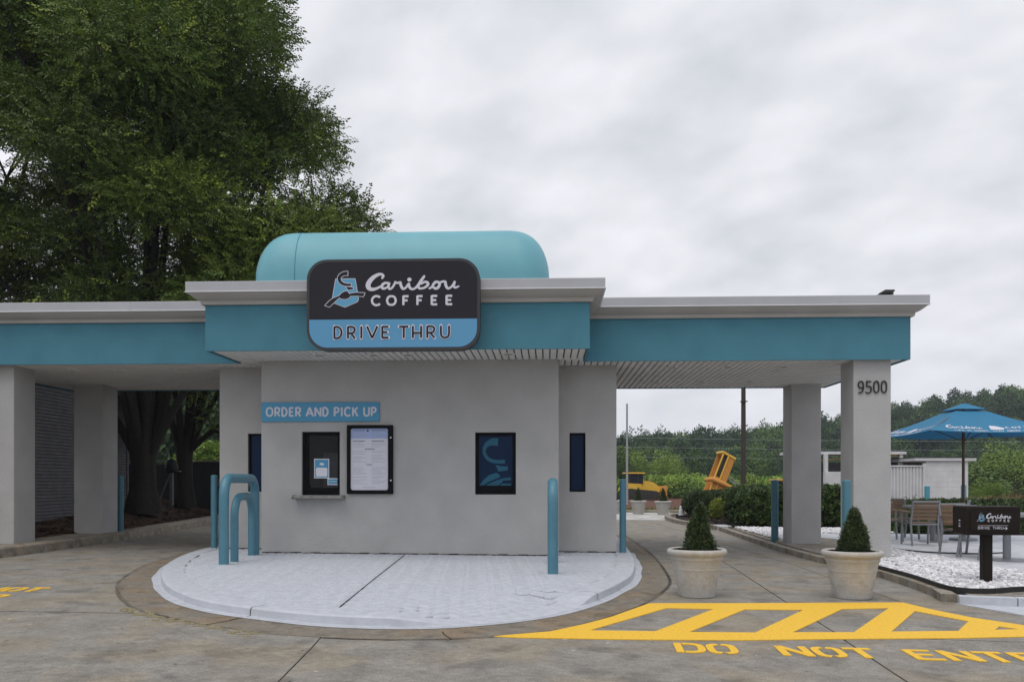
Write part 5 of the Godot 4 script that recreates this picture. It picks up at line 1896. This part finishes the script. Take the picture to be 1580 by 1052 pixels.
# ------------------------------------------------------------------ patio furniture
func make_chair(label, wood):
	var t = thing("patio_chair", label, "chair", Vector3.ZERO, 0.0, "slatted patio chairs")
	var g
	for sx in [-1, 1]:
		var x = sx * 0.255
		g = Geo.new()
		g.tube([Vector3(x, 0, 0.27), Vector3(x, 0.64, 0.23)], 0.021, 8)
		part("leg", g, M.chair_metal, t)
		g = Geo.new()
		g.tube([Vector3(x, 0, -0.28), Vector3(x, 0.42, -0.20), Vector3(x * 0.98, 0.85, -0.30)], 0.021, 8)
		part("leg", g, M.chair_metal, t)
		g = Geo.new()
		g.bevel(Vector3(x - 0.026, 0.64, -0.24), Vector3(x + 0.026, 0.665, 0.28), 0.006)
		part("armrest", g, wood, t)
	g = Geo.new()
	g.bevel(Vector3(-0.25, 0.40, 0.20), Vector3(0.25, 0.43, 0.235), 0.005)
	g.bevel(Vector3(-0.25, 0.40, -0.22), Vector3(0.25, 0.43, -0.185), 0.005)
	part("seat_frame", g, M.chair_metal, t)
	for i in 6:
		g = Geo.new()
		g.bevel(Vector3(-0.235, 0.432, -0.2 + i * 0.075), Vector3(0.235, 0.45, -0.137 + i * 0.075), 0.004)
		part("seat_slat", g, wood, t)
	for i in 5:
		g = Geo.new()
		var y = 0.50 + i * 0.072
		g.bevel(Vector3(-0.235, y, -0.225 - i * 0.016), Vector3(0.235, y + 0.062, -0.21 - i * 0.016), 0.004)
		part("back_slat", g, wood, t)
	g = Geo.new()
	g.tube([Vector3(-0.25, 0.855, -0.30), Vector3(0.25, 0.855, -0.30)], 0.02, 8)
	part("top_rail", g, M.chair_metal, t)
	return t

func build_patio():
	var y = 0.09
	var tables = [[8.75, -17.5, "grey slatted patio table nearest the numbered pillar", 0.0], [7.85, -13.35, "grey patio table at the right edge behind the small sign", 0.1]]
	for q in tables:
		var t = thing("patio_table", q[2], "table", Vector3(q[0], y, q[1]), q[3], "patio tables")
		var g = Geo.new()
		for i in 7:
			g = Geo.new()
			g.bevel(Vector3(-0.40 + i * 0.115, 0.735, -0.38), Vector3(-0.295 + i * 0.115, 0.755, 0.38), 0.004)
			part("top_slat", g, M.chair_metal, t)
		g = Geo.new()
		g.bevel(Vector3(-0.42, 0.70, -0.42), Vector3(0.42, 0.745, -0.38), 0.006)
		g.bevel(Vector3(-0.42, 0.70, 0.38), Vector3(0.42, 0.745, 0.42), 0.006)
		g.bevel(Vector3(-0.44, 0.70, -0.42), Vector3(-0.40, 0.7455, 0.42), 0.006)
		g.bevel(Vector3(0.405, 0.70, -0.42), Vector3(0.44, 0.7455, 0.42), 0.006)
		part("top_frame", g, M.chair_metal, t)
		g = Geo.new()
		g.lathe([[0.058, 0.02], [0.058, 0.72]], 18)
		part("column", g, M.chair_metal, t)
		g = Geo.new()
		g.lathe([[0.27, 0.0], [0.27, 0.012], [0.10, 0.026], [0.058, 0.03]], 26)
		part("base_disc", g, M.chair_metal, t)
	var c0 = make_chair("grey framed slatted chair with its back to us, right of the numbered pillar", M.chair_wood)
	c0.position = Vector3(8.05, y, -16.6)
	c0.rotation.y = PI - 0.08
	copy_of(c0, "slatted chair half hidden by the numbered pillar", Vector3(7.85, y, -17.75), PI / 2 + 0.1)
	copy_of(c0, "dark slatted chair across the table behind the numbered pillar", Vector3(8.55, y, -18.5), 0.1)
	var pale = make_chair("pale wood slatted chair in front of the parasol pole", M.chair_wood_pale)
	pale.position = Vector3(9.06, y, -17.3)
	pale.rotation.y = -PI / 2 - 0.55
	copy_of(c0, "slatted chair behind the small sign, left of its post", Vector3(7.68, y, -13.72), PI / 2 + 0.15)
	copy_of(c0, "slatted chair facing us behind the small sign's post", Vector3(7.65, y, -14.25), 0.15)
	copy_of(c0, "slatted chair at the right edge of the picture", Vector3(8.55, y, -13.2), -PI / 2)
	# parasol
	var px = 9.6
	var pz = -17.9
	var t = thing("parasol", "square blue market parasol with white lettering over the patio", "parasol", Vector3(px, y, pz), -0.02)
	var g = Geo.new()
	g.tube([Vector3(0, 0, 0), Vector3(0, 2.86, 0)], 0.030, 14)
	part("pole", g, M.parasol_wood, t)
	g = Geo.new()
	g.lathe([[0.27, 0.0], [0.27, 0.05], [0.05, 0.09], [0.035, 0.3], [0.0, 0.3]], 24)
	part("base", g, M.chair_metal, t)
	var e = 1.36
	var rim = 2.26
	var apex = 2.93
	var cor = [Vector3(-e, rim, e), Vector3(e, rim, e), Vector3(e, rim, -e), Vector3(-e, rim, -e)]
	var kk = 0.78           # share of the way up where the vent starts
	for i in 4:
		var a = cor[i]
		var b = cor[(i + 1) % 4]
		var top = Vector3(0, apex - 0.03, 0)
		g = Geo.new()
		var rows = []
		for s in 9:
			var f = s / 8.0 * kk
			var row = []
			for j in 9:
				var w = j / 8.0
				var p = a.lerp(b, w).lerp(top, f)
				p.y -= 0.05 * sin(PI * w) * (1.0 - f) + 0.05 * sin(PI * f)
				row.append(p)
			rows.append(row)
		g.grid(rows)
		part("canopy_panel", g, M.parasol_cloth, t)
		g = Geo.new()
		var a2 = a.lerp(top, 0.765) + Vector3(0, 0.016, 0)
		var b2 = b.lerp(top, 0.765) + Vector3(0, 0.016, 0)
		g.tri(a2, b2, Vector3(0, apex - 0.012, 0))
		part("vent_panel", g, M.parasol_cloth, t)
		g = Geo.new()
		g.tube([a + Vector3(0, -0.03, 0), top + Vector3(0, -0.08, 0)], 0.012, 6)
		part("rib", g, M.parasol_wood, t)
		g = Geo.new()
		g.tube([a.lerp(top, 0.5) + Vector3(0, -0.05, 0), Vector3(0, 2.1, 0)], 0.010, 6)
		part("strut", g, M.parasol_wood, t)
	g = Geo.new()
	g.lathe([[0.0, apex - 0.03], [0.03, apex - 0.02], [0.022, apex + 0.012], [0.0, apex + 0.018]], 10)
	part("finial", g, M.parasol_wood, t)
	# print on the front panel and the left one; the cloth sags a little, the print follows it
	var base = 1000.0
	for side in 2:
		var A = cor[0] if side == 0 else cor[3]
		var B = cor[1] if side == 0 else cor[0]
		var T = Vector3(0, apex - 0.03, 0)
		var on = func(p, h = 0.0):      # p.x 0..1 along the rim, p.y 0..1 up the panel
			var f = p.y * kk
			var w = clampf((p.x - 0.5) / maxf(1.0 - f, 0.05) + 0.5, 0.0, 1.0)
			var q = A.lerp(B, w).lerp(T, f)
			q.y -= 0.05 * sin(PI * w) * (1.0 - f) + 0.05 * sin(PI * f)
			var n = (B - A).cross(T - A).normalized()
			return q + n * (h + 0.006)
		var gl = script_word(func(p, h = 0.0): return on.call(Vector2(0.15 + p.x * 0.000185, 0.40 - p.y * 0.00060), h), -0.004, 0.002)
		var up = func(p, h = 0.0): return on.call(Vector2(p.x, p.y), h)
		word(gl, "COFFEE.", 0.60, 0.20, 0.028, 0.018, 0.085, 0.0045, up, -0.004, 0.002)
		word(gl, "LIFE IS SHORT. STAY AWAKE FOR IT.", 0.20, 0.05, 0.016, 0.0052, 0.055, 0.0026, up, -0.004, 0.002)
		part("lettering", gl, M.sign_white, t)
		gl = Geo.new()
		gl.extrude(PackedVector2Array(vv([0.475, 0.16, 0.49, 0.30, 0.505, 0.36, 0.545, 0.32, 0.585, 0.22, 0.57, 0.16, 0.52, 0.145])), up, -0.004, 0.002)
		part("emblem", gl, M.sign_white, t)
	# hose across the paving
	g = Geo.new()
	var hp = []
	for q in smooth_path(vv([7.05, -15.6, 7.25, -14.9, 7.6, -14.6, 8.1, -14.5, 8.6, -14.7]), 0.1): hp.append(Vector3(q.x, 0.10, q.y))
	g.tube(hp, 0.014, 8)
	tag(part("garden_hose", g, M.hose_black), "thin dark hose lying across the pale patio paving", "hose")

# ------------------------------------------------------------------ far things on the right
func build_enclosure():
	var t = thing("block_enclosure", "white painted block enclosure with a ribbed gate behind the patio", "enclosure", Vector3(11.9, -0.1, -32.0))
	# wall courses, each block a piece where they can be told apart
	var blocks = [Geo.new(), Geo.new()]
	blocks[0].bevel(Vector3(0.004, 0.004, -0.2), Vector3(0.396, 0.196, 0.0), 0.007)
	blocks[1].bevel(Vector3(0.004, 0.004, -0.2), Vector3(0.196, 0.196, 0.0), 0.007)
	var bm = [blocks[0].mesh(), blocks[1].mesh()]
	for w in [[0.0, 2.0, 9], [3.85, 1.6, 11]]:
		var wall = Node3D.new()
		wall.name = "block_wall"
		t.add_child(wall, true)
		wall.position.x = w[0]
		var g = Geo.new()
		g.box(Vector3(0, 0, -0.19), Vector3(w[1], w[2] * 0.2, -0.008))
		part("mortar", g, M.block_paint, wall)
		for j in w[2]:
			var x = 0.0
			var first = j % 2
			while x < w[1] - 0.05:
				var short = first == 1 or x + 0.4 > w[1] + 0.01
				var b = part("block", bm[1 if short else 0], M.block_paint, wall)
				b.position = Vector3(x, j * 0.2, 0)
				x += 0.2 if short else 0.4
				first = 0
	var gate = Node3D.new()
	gate.name = "gate"
	t.add_child(gate)
	var g
	for i in 11:
		g = Geo.new()
		g.bevel(Vector3(2.35 + i * 0.125, 0.05, -0.06), Vector3(2.35 + i * 0.125 + 0.085, 1.98, 0.0), 0.02)
		part("rib", g, M.block_paint, gate)
	g = Geo.new()
	g.box(Vector3(2.3, 0.06, -0.07), Vector3(3.74, 1.97, -0.045))
	part("sheet", g, M.block_paint, gate)
	g = Geo.new()
	g.bevel(Vector3(2.28, 1.98, -0.08), Vector3(3.78, 2.04, 0.02), 0.01)
	part("head_rail", g, M.block_paint, gate)
	g = Geo.new()
	g.bevel(Vector3(3.72, 0, -0.08), Vector3(3.845, 2.12, 0.03), 0.01)
	part("gate_post", g, M.block_paint, t)
	# flat roof on the right part
	g = Geo.new()
	g.bevel(Vector3(3.4, 2.205, -2.6), Vector3(5.72, 2.33, 0.08), 0.01)
	part("roof_slab", g, M.block_paint, t)
	g = Geo.new()
	g.bevel(Vector3(3.38, 2.332, -2.62), Vector3(5.74, 2.36, 0.1), 0.008)
	part("roof_felt", g, M.machine_dark, t)
	# raised ribbed roof behind and its posts
	g = Geo.new()
	g.bevel(Vector3(-0.8, 2.50, -2.9), Vector3(3.72, 2.60, -1.3), 0.01)
	part("rear_roof", g, M.block_paint, t)
	for i in 30:
		g = Geo.new()
		g.bevel(Vector3(-0.7 + i * 0.148, 2.60, -2.85), Vector3(-0.7 + i * 0.148 + 0.07, 2.645, -1.32), 0.012)
		part("roof_rib", g, M.shed_metal, t)
	g = Geo.new()
	g.bevel(Vector3(3.45, 0.0, -1.5), Vector3(3.6, 2.5, -1.35), 0.01)
	g.bevel(Vector3(0.0, 1.8, -0.18), Vector3(0.14, 2.5, -0.04), 0.01)
	part("roof_post", g, M.block_paint, t)
	g = Geo.new()
	var pl = PackedVector2Array(vv([-0.8, 2.2, 3.4, 2.42, 3.4, 2.5, -0.8, 2.28]))
	g.extrude(pl, func(p, h = 0.0): return Vector3(p.x, p.y, -1.2 - h), 0.0, 0.1)
	part("sloping_beam", g, M.chair_wood_pale, t)
	g = Geo.new()
	g.box(Vector3(-0.7, 0, -2.8), Vector3(5.6, 2.2, -2.6))
	part("back_wall", g, M.shed_metal, t)

func build_machines():
	# crawler bulldozer, facing right
	var t = thing("bulldozer", "yellow crawler bulldozer standing on the red earth", "bulldozer", Vector3(12.9, -0.5, -85.0), 0.12)
	var g = Geo.new()
	for z in [-0.95, 0.95]:
		g = Geo.new()
		var ring = PackedVector2Array(vv([-1.75, 0.55, -1.6, 0.95, -1.3, 1.1, 1.4, 0.85, 1.75, 0.6, 1.7, 0.2, 1.4, 0.0, -1.3, 0.0, -1.65, 0.2]))
		g.extrude(ring, func(p, h = 0.0): return Vector3(p.x, p.y, z + h), -0.25, 0.25)
		var tk = part("track", g, M.machine_dark, t)
		for i in 5:
			g = Geo.new()
			g.lathe([[0.2, 0.26], [0.2, 0.3], [0.0, 0.31]], 14)
			var wh = part("roller", g, M.machine_dark, tk)
			wh.rotation.x = PI / 2 
			wh.position = Vector3(-1.15 + i * 0.55, 0.45, z)
	g = Geo.new()
	g.extrude(PackedVector2Array(vv([-0.1, 0.9, 1.9, 0.75, 1.9, 1.25, 1.3, 1.7, 0.7, 1.85, -0.1, 1.9])), func(p, h = 0.0): return Vector3(p.x, p.y, h), -0.55, 0.55)
	part("engine_hood", g, M.machine_yellow, t)
	g = Geo.new()
	g.extrude(PackedVector2Array(vv([-2.05, 0.95, -0.1, 0.9, -0.1, 1.55, -1.2, 1.62, -1.75, 1.55])), func(p, h = 0.0): return Vector3(p.x, p.y, h), -0.8, 0.8)
	part("rear_body", g, M.machine_yellow, t)
	g = Geo.new()
	g.bevel(Vector3(-1.3, 1.6, -0.7), Vector3(0.1, 2.55, 0.7), 0.05)
	part("cab", g, M.machine_glass, t)
	for x in [-1.3, -0.45, 0.06]:
		for z in [-0.72, 0.72]:
			g = Geo.new()
			g.bevel(Vector3(x, 1.55, z - 0.04), Vector3(x + 0.09, 2.56, z + 0.04), 0.01)
			part("cab_post", g, M.machine_dark, t)
	g = Geo.new()
	g.bevel(Vector3(-1.6, 2.56, -0.85), Vector3(0.35, 2.70, 0.85), 0.04)
	part("cab_roof", g, M.machine_yellow, t)
	g = Geo.new()
	g.tube([Vector3(0.72, 1.8, 0.1), Vector3(0.72, 2.35, 0.1)], 0.06, 8)
	part("exhaust", g, M.machine_dark, t)
	g = Geo.new()
	g.extrude(PackedVector2Array(vv([2.15, 0.2, 2.42, 0.1, 2.35, 0.8, 2.5, 1.35, 2.3, 1.35, 2.15, 0.85])), func(p, h = 0.0): return Vector3(p.x, p.y, h), -1.5, 1.5)
	part("blade", g, M.machine_orange, t)
	g = Geo.new()
	for z in [-0.9, 0.9]: g.tube([Vector3(0.2, 0.55, z), Vector3(2.2, 0.5, z)], 0.09, 8)
	g.tube([Vector3(1.2, 1.4, 0.0), Vector3(2.2, 0.9, 0.0)], 0.06, 8)
	part("push_arm", g, M.machine_yellow, t)
	# scraper bed tipped on end
	t = thing("tipped_dump_bed", "orange steel dump bed tipped steeply up behind the rounded hedge", "dump bed", Vector3(18.6, -0.5, -78.0), 0.0)
	t.scale = Vector3(0.95, 1.16, 1.0)
	var up = Transform3D(Basis(Vector3(0, 0, 1), -0.44), Vector3(-0.9, 0, 0))
	var fr = func(lo, hi, b):
		var q = Geo.new()
		q.bevel(lo, hi, b, up)
		return q
	part("floor", fr.call(Vector3(0.95, 0.1, -1.2), Vector3(1.1, 4.2, 1.2), 0.03), M.machine_orange, t)
	part("near_side", fr.call(Vector3(0.42, 0.1, 1.10), Vector3(0.95, 4.15, 1.2), 0.03), M.machine_orange, t)
	part("far_side", fr.call(Vector3(-0.1, 0.1, -1.22), Vector3(0.95, 4.2, -1.12), 0.03), M.machine_orange, t)
	part("inner_lining", fr.call(Vector3(-0.02, 2.2, 0.9), Vector3(0.42, 4.1, 1.0), 0.02), M.machine_dark, t)
	part("lower_plate", fr.call(Vector3(-0.05, 0.1, 1.1), Vector3(0.42, 2.2, 1.19), 0.02), M.machine_orange, t)
	for x in [-0.16, 0.36]: part("side_rail", fr.call(Vector3(x, 0.1, 1.12), Vector3(x + 0.12, 4.25, 1.3), 0.03), M.machine_yellow, t)
	part("end_lip", fr.call(Vector3(-0.25, 4.1, -1.25), Vector3(1.15, 4.28, 1.3), 0.03), M.machine_yellow, t)
	part("lower_end", fr.call(Vector3(-0.15, 0.0, -1.2), Vector3(1.0, 0.25, 1.25), 0.03), M.machine_orange, t)
	g = Geo.new()
	g.tube([Vector3(1.7, 1.0, 1.2), Vector3(0.7, 1.35, 1.45), Vector3(-0.4, 1.75, 1.4), Vector3(-1.1, 1.68, 1.3)], [0.12, 0.2, 0.2, 0.13], 8)
	part("hitch_arm", g, M.machine_orange, t)
	g = Geo.new()
	g.tube([Vector3(0.9, 2.3, 0.4), Vector3(3.1, 0.9, 0.6)], 0.04, 6)
	g.tube([Vector3(0.9, 2.1, 0.7), Vector3(3.0, 0.6, 0.9)], 0.04, 6)
	part("hydraulic_ram", g, M.pole_grey, t)
	g = Geo.new()
	g.bevel(Vector3(0.9, -0.2, -0.9), Vector3(3.4, 0.6, 0.9), 0.1)
	part("chassis", g, M.machine_dark, t)
	# cab of another machine behind the box hedge
	t = thing("machine_cab", "orange roofed machine cab showing above the box hedge", "machine", Vector3(24.9, -0.6, -78.0), 0.0)
	g = Geo.new()
	g.bevel(Vector3(-0.9, 1.95, -0.7), Vector3(1.2, 2.12, 0.7), 0.04)
	part("roof", g, M.machine_orange, t)
	for x in [-0.75, 0.1, 1.0]:
		g = Geo.new()
		g.bevel(Vector3(x, 1.0, 0.55), Vector3(x + 0.1, 1.96, 0.65), 0.01)
		part("post", g, M.machine_dark, t)
	g = Geo.new()
	g.bevel(Vector3(-0.7, 1.0, -0.6), Vector3(1.05, 1.94, 0.54), 0.02)
	part("glass", g, M.machine_glass, t)
	g = Geo.new()
	g.bevel(Vector3(-2.0, 0.2, -0.7), Vector3(1.4, 1.2, 0.7), 0.08)
	part("body", g, M.machine_orange, t)
	g = Geo.new()
	g.bevel(Vector3(-2.0, 1.2, -0.6), Vector3(-1.0, 1.36, 0.6), 0.04)
	part("hood", g, M.pole_grey, t)

func build_poles():
	var t = thing("lamp_pole", "tall dark brown pole rising behind the box hedge", "pole", Vector3(11.0, -0.2, -40.0))
	var g = Geo.new()
	g.lathe([[0.125, 0.0], [0.10, 7.6], [0.0, 7.62]], 14)
	part("shaft", g, M.pole_wood, t)
	g = Geo.new()
	g.bevel(Vector3(-0.16, 5.3, -0.06), Vector3(0.17, 5.34, 0.17), 0.01)
	part("band", g, M.pole_wood, t)
	g = Geo.new()
	g.bevel(Vector3(-0.5, 7.45, -0.15), Vector3(0.5, 7.62, 0.15), 0.03)
	part("lamp_head", g, M.pole_wood, t)
	t = thing("thin_pole", "thin pale grey pole beside the kiosk's right corner, far away", "pole", Vector3(8.2, -0.7, -60.0))
	g = Geo.new()
	g.lathe([[0.09, 0.0], [0.065, 7.55], [0.0, 7.56]], 10)
	part("shaft", g, M.pole_grey, t)
	g = Geo.new()
	g.lathe([[0.16, 0.0], [0.16, 0.3], [0.09, 0.34]], 10)
	part("footing", g, M.pole_grey, t)
	var hs = [[9.0, 7.9, 6.8, "uppermost"], [7.55, 6.35, 5.6, "middle"], [6.1, 4.95, 4.3, "lowest"]]
	for h in hs:
		var g2 = Geo.new()
		var pts = []
		for i in 41:
			var f = i / 40.0
			var x = lerpf(-70, 90, f)
			var y = lerpf(h[0] + 1.3, h[2], f) - 1.0 * sin(PI * f)
			pts.append(Vector3(x, y, -118.0))
		g2.tube(pts, 0.018, 5)
		tag(part("power_line", g2, M.wire), "thin power line against the wooded hill, %s of three" % h[3], "power line", "power lines across the hill")

func crown_variant(sd, n, leaf_size, squash = 1.0):
	# lumpy crown of leaf-clump faces round a dark core, radius about 1
	var g = Geo.new()
	var r = RandomNumberGenerator.new()
	r.seed = sd
	var lumps = []
	for i in 11:
		var d = Vector3(r.randfn(), r.randfn() * 0.8 + 0.25, r.randfn()).normalized()
		lumps.append([d * r.randf_range(0.3, 0.56) * Vector3(1, squash, 1), r.randf_range(0.34, 0.5)])
	for i in n:
		var l = lumps[r.randi() % lumps.size()]
		var d = Vector3(r.randfn(), r.randfn() + 0.2, r.randfn()).normalized()
		var p = l[0] + d * l[1] * r.randf_range(0.72, 1.06)
		leaf(g, p, (d + Vector3(r.randfn(), r.randfn() - 0.3, r.randfn()) * 0.7).normalized(), (d + Vector3(0, 0.6, 0) + Vector3(r.randfn(), r.randfn(), r.randfn()) * 0.3).normalized(), leaf_size * r.randf_range(0.7, 1.4), leaf_size * 0.75)
	return g.mesh()

func build_far_woods():
	var r = RandomNumberGenerator.new()
	r.seed = 17
	var vs = [crown_variant(1, 1500, 0.115), crown_variant(2, 1500, 0.115, 1.2), crown_variant(3, 1500, 0.105)]
	var pl = [[], [], []]
	var cl = [[], [], []]
	var tones = [Color(.046, .096, .026), Color(.060, .118, .029), Color(.036, .070, .025), Color(.092, .158, .036), Color(.026, .054, .021)]
	var z = -124.0
	while z > -265.0:
		var x = z * 0.62 - 25.0
		while x < -z * 0.72 + 25.0:
			var px = x + r.randf_range(-2.6, 2.6)
			var pz = z + r.randf_range(-2.6, 2.6)
			var s = r.randf_range(2.7, 4.4) * lerpf(0.6, 1.0, smoothstep(120.0, 200.0, -pz))
			var h = s * r.randf_range(0.95, 1.45)
			var k = r.randi() % 3
			pl[k].append(Transform3D(Basis(Vector3.UP, r.randf() * TAU) * Basis.from_scale(Vector3(s, h, s)), Vector3(px, terrain_y(px, pz) + h * 0.85 + r.randf_range(0.2, 1.6), pz)))
			cl[k].append(tones[r.randi() % tones.size()] * r.randf_range(0.75, 1.3))
			x += 5.6
		z -= 5.4
	for i in 3: tag(multi("wooded_hill", vs[i], M.wood_leaf, pl[i], cl[i]), ["broad dark green trees of the wooded hill on the horizon", "taller trees mixed into the wooded hill on the horizon", "rounder trees mixed into the wooded hill on the horizon"][i], "woods", "", "stuff")
	# bright undergrowth between the site and the hill
	var uv = crown_variant(5, 900, 0.14)
	var up = []
	var uc = []
	for i in 240:
		var d = r.randf_range(88, 108)
		var f = r.randf_range(0.085, 0.375) if i % 4 else r.randf_range(-0.47, -0.30)
		var s = r.randf_range(1.1, 1.85)
		up.append(Transform3D(Basis(Vector3.UP, r.randf() * TAU) * Basis.from_scale(Vector3(s * 1.15, s * 0.75, s)), Vector3(d * f, terrain_y(d * f, -d) + s * 0.45 + r.randf_range(0.1, 0.7), -d)))
		uc.append([Color(.20, .33, .045), Color(.155, .27, .038), Color(.26, .37, .06), Color(.11, .19, .032)][r.randi() % 4] * r.randf_range(0.75, 1.2))
	tag(multi("undergrowth", uv, M.wood_leaf, up, uc), "bright green tangled undergrowth beyond the building site", "undergrowth", "", "stuff")
	# nearer woods beyond the left fence
	var lw = [[], []]
	for i in 70:
		var d = r.randf_range(58, 92)
		var f = r.randf_range(-0.56, -0.22)
		var s = r.randf_range(2.6, 4.0)
		var h = s * r.randf_range(1.1, 1.5)
		lw[0].append(Transform3D(Basis(Vector3.UP, r.randf() * TAU) * Basis.from_scale(Vector3(s, h, s)), Vector3(d * f, terrain_y(d * f, -d) + h * 0.8 + r.randf_range(0.0, 2.6), -d)))
		lw[1].append(tones[r.randi() % tones.size()] * r.randf_range(0.8, 1.3))
	tag(multi("left_woods", vs[1], M.wood_leaf, lw[0], lw[1]), "dark green woods seen between the trunks beyond the black fence", "woods", "", "stuff")
	# right-hand scrub at the meadow's edge
	up = []
	uc = []
	for i in 150:
		var d = r.randf_range(70, 110)
		var f = r.randf_range(0.52, 0.78)
		if d < 84 and f > 0.57: continue
		var s = r.randf_range(1.2, 2.8)
		up.append(Transform3D(Basis(Vector3.UP, r.randf() * TAU) * Basis.from_scale(Vector3(s * 1.2, s * 0.8, s)), Vector3(d * f, terrain_y(d * f, -d) + s * 0.4, -d)))
		uc.append([Color(.11, .175, .036), Color(.075, .125, .03), Color(.15, .21, .042)][r.randi() % 3] * r.randf_range(0.75, 1.2))
	tag(multi("meadow_scrub", uv, M.wood_leaf, up, uc), "green scrub along the far side of the meadow on the right", "scrub", "", "stuff")
	# trees that stand apart
	var bm = crown_variant(9, 1500, 0.085)
	for q in [[15.6, -112.0, 3.3, 4.6, Color(.19, .28, .05), "light green rounded tree just behind the bulldozer cab"], [20.9, -114.0, 3.2, 4.3, Color(.21, .30, .052), "light green rounded tree right of the bulldozer, left of the dump bed"], [51.5, -88.0, 3.6, 4.2, Color(.18, .27, .048), "light green rounded tree beyond the meadow right of the parasol pole"], [12.3, -96.0, 1.9, 4.3, Color(.06, .105, .024), "dark narrow tree behind the thin grey pole"], [31.6, -56.0, 1.35, 1.5, Color(.13, .21, .03), "bright green bush at the block wall's right end"]]:
		var t = thing("lone_tree" if q[2] > 1.5 else "leafy_bush", q[5], "tree" if q[2] > 1.5 else "bush", Vector3(q[0], terrain_y(q[0], q[1]), q[1]))
		var g = Geo.new()
		branch(g, Vector3(0, -0.2, 0), Vector3(0.1, q[3] * 0.5, 0), Vector3(0, q[3], 0), q[2] * 0.09, q[2] * 0.03, 6, 8)
		part("trunk", g, M.bark, t)
		var pls = []
		var cls = []
		for i in 5:
			var a = TAU * i / 5
			var s = q[2] * r.randf_range(0.5, 0.7)
			pls.append(Transform3D(Basis(Vector3.UP, r.randf() * TAU) * Basis.from_scale(Vector3(s, s * 0.85, s)), Vector3(cos(a) * q[2] * 0.5, q[3] * 0.75 + r.randf_range(-0.3, 0.3), sin(a) * q[2] * 0.5)))
			cls.append(q[4] * r.randf_range(0.85, 1.15))
		pls.append(Transform3D(Basis.from_scale(Vector3(q[2], q[3] * 0.6, q[2]) * 0.8), Vector3(0, q[3] * 1.0, 0)))
		cls.append(q[4])
		tag(multi("crown", bm, M.wood_leaf, pls, cls, t), "", "", "", "stuff")
	grass("meadow_grass", 5200, func(r2):
		var d = r2.randf_range(36, 84)
		var x = d * r2.randf_range(0.50, 0.74)
		return Vector3(x, terrain_y(x, -d) - 0.05, -d), 0.75, [Color(.2, .19, .07), Color(.13, .16, .045), Color(.26, .22, .1), Color(.09, .13, .035)], "tall tan and green meadow grass on the right", 63)

# ------------------------------------------------------------------ all of it
func _ready():
	var cam = Camera3D.new()
	cam.name = "camera"
	cam.position = Vector3(0, 1.35, 0)
	cam.near = 0.1
	cam.far = 1500.0
	cam.projection = Camera3D.PROJECTION_FRUSTUM
	cam.size = 1052.0 / 1300.0 * 0.1
	cam.frustum_offset = Vector2(0, (742.0 - 526.0) / 1300.0 * 0.1)
	cam.current = true
	add_child(cam)
	var env = Environment.new()
	env.background_mode = Environment.BG_SKY
	env.sky = make_sky()
	env.tonemap_mode = Environment.TONE_MAPPER_LINEAR
	env.tonemap_exposure = 1.7
	env.sdfgi_enabled = true
	env.ssao_enabled = true
	env.ssil_enabled = true
	env.fog_enabled = true
	env.fog_density = 0.0004
	env.fog_light_color = Color(0.80, 0.84, 0.90)
	var we = WorldEnvironment.new()
	we.name = "world_environment"
	we.environment = env
	add_child(we)
	var sun = DirectionalLight3D.new()
	sun.name = "sun"
	sun.light_energy = 0.25
	sun.light_angular_distance = 40.0
	sun.light_color = Color(1.0, 0.97, 0.93)
	sun.shadow_enabled = true
	sun.rotation = Vector3(deg_to_rad(-66), deg_to_rad(-24), 0)
	add_child(sun)

	make_materials()
	build_ground()
	build_island()
	build_sides()
	build_markings()
	build_kiosk()
	build_signs()
	build_bollards()
	build_left_yard()
	build_left_trees()
	build_planters()
	build_hedges()
	build_patio()
	build_enclosure()
	build_machines()
	build_poles()
	build_far_woods()
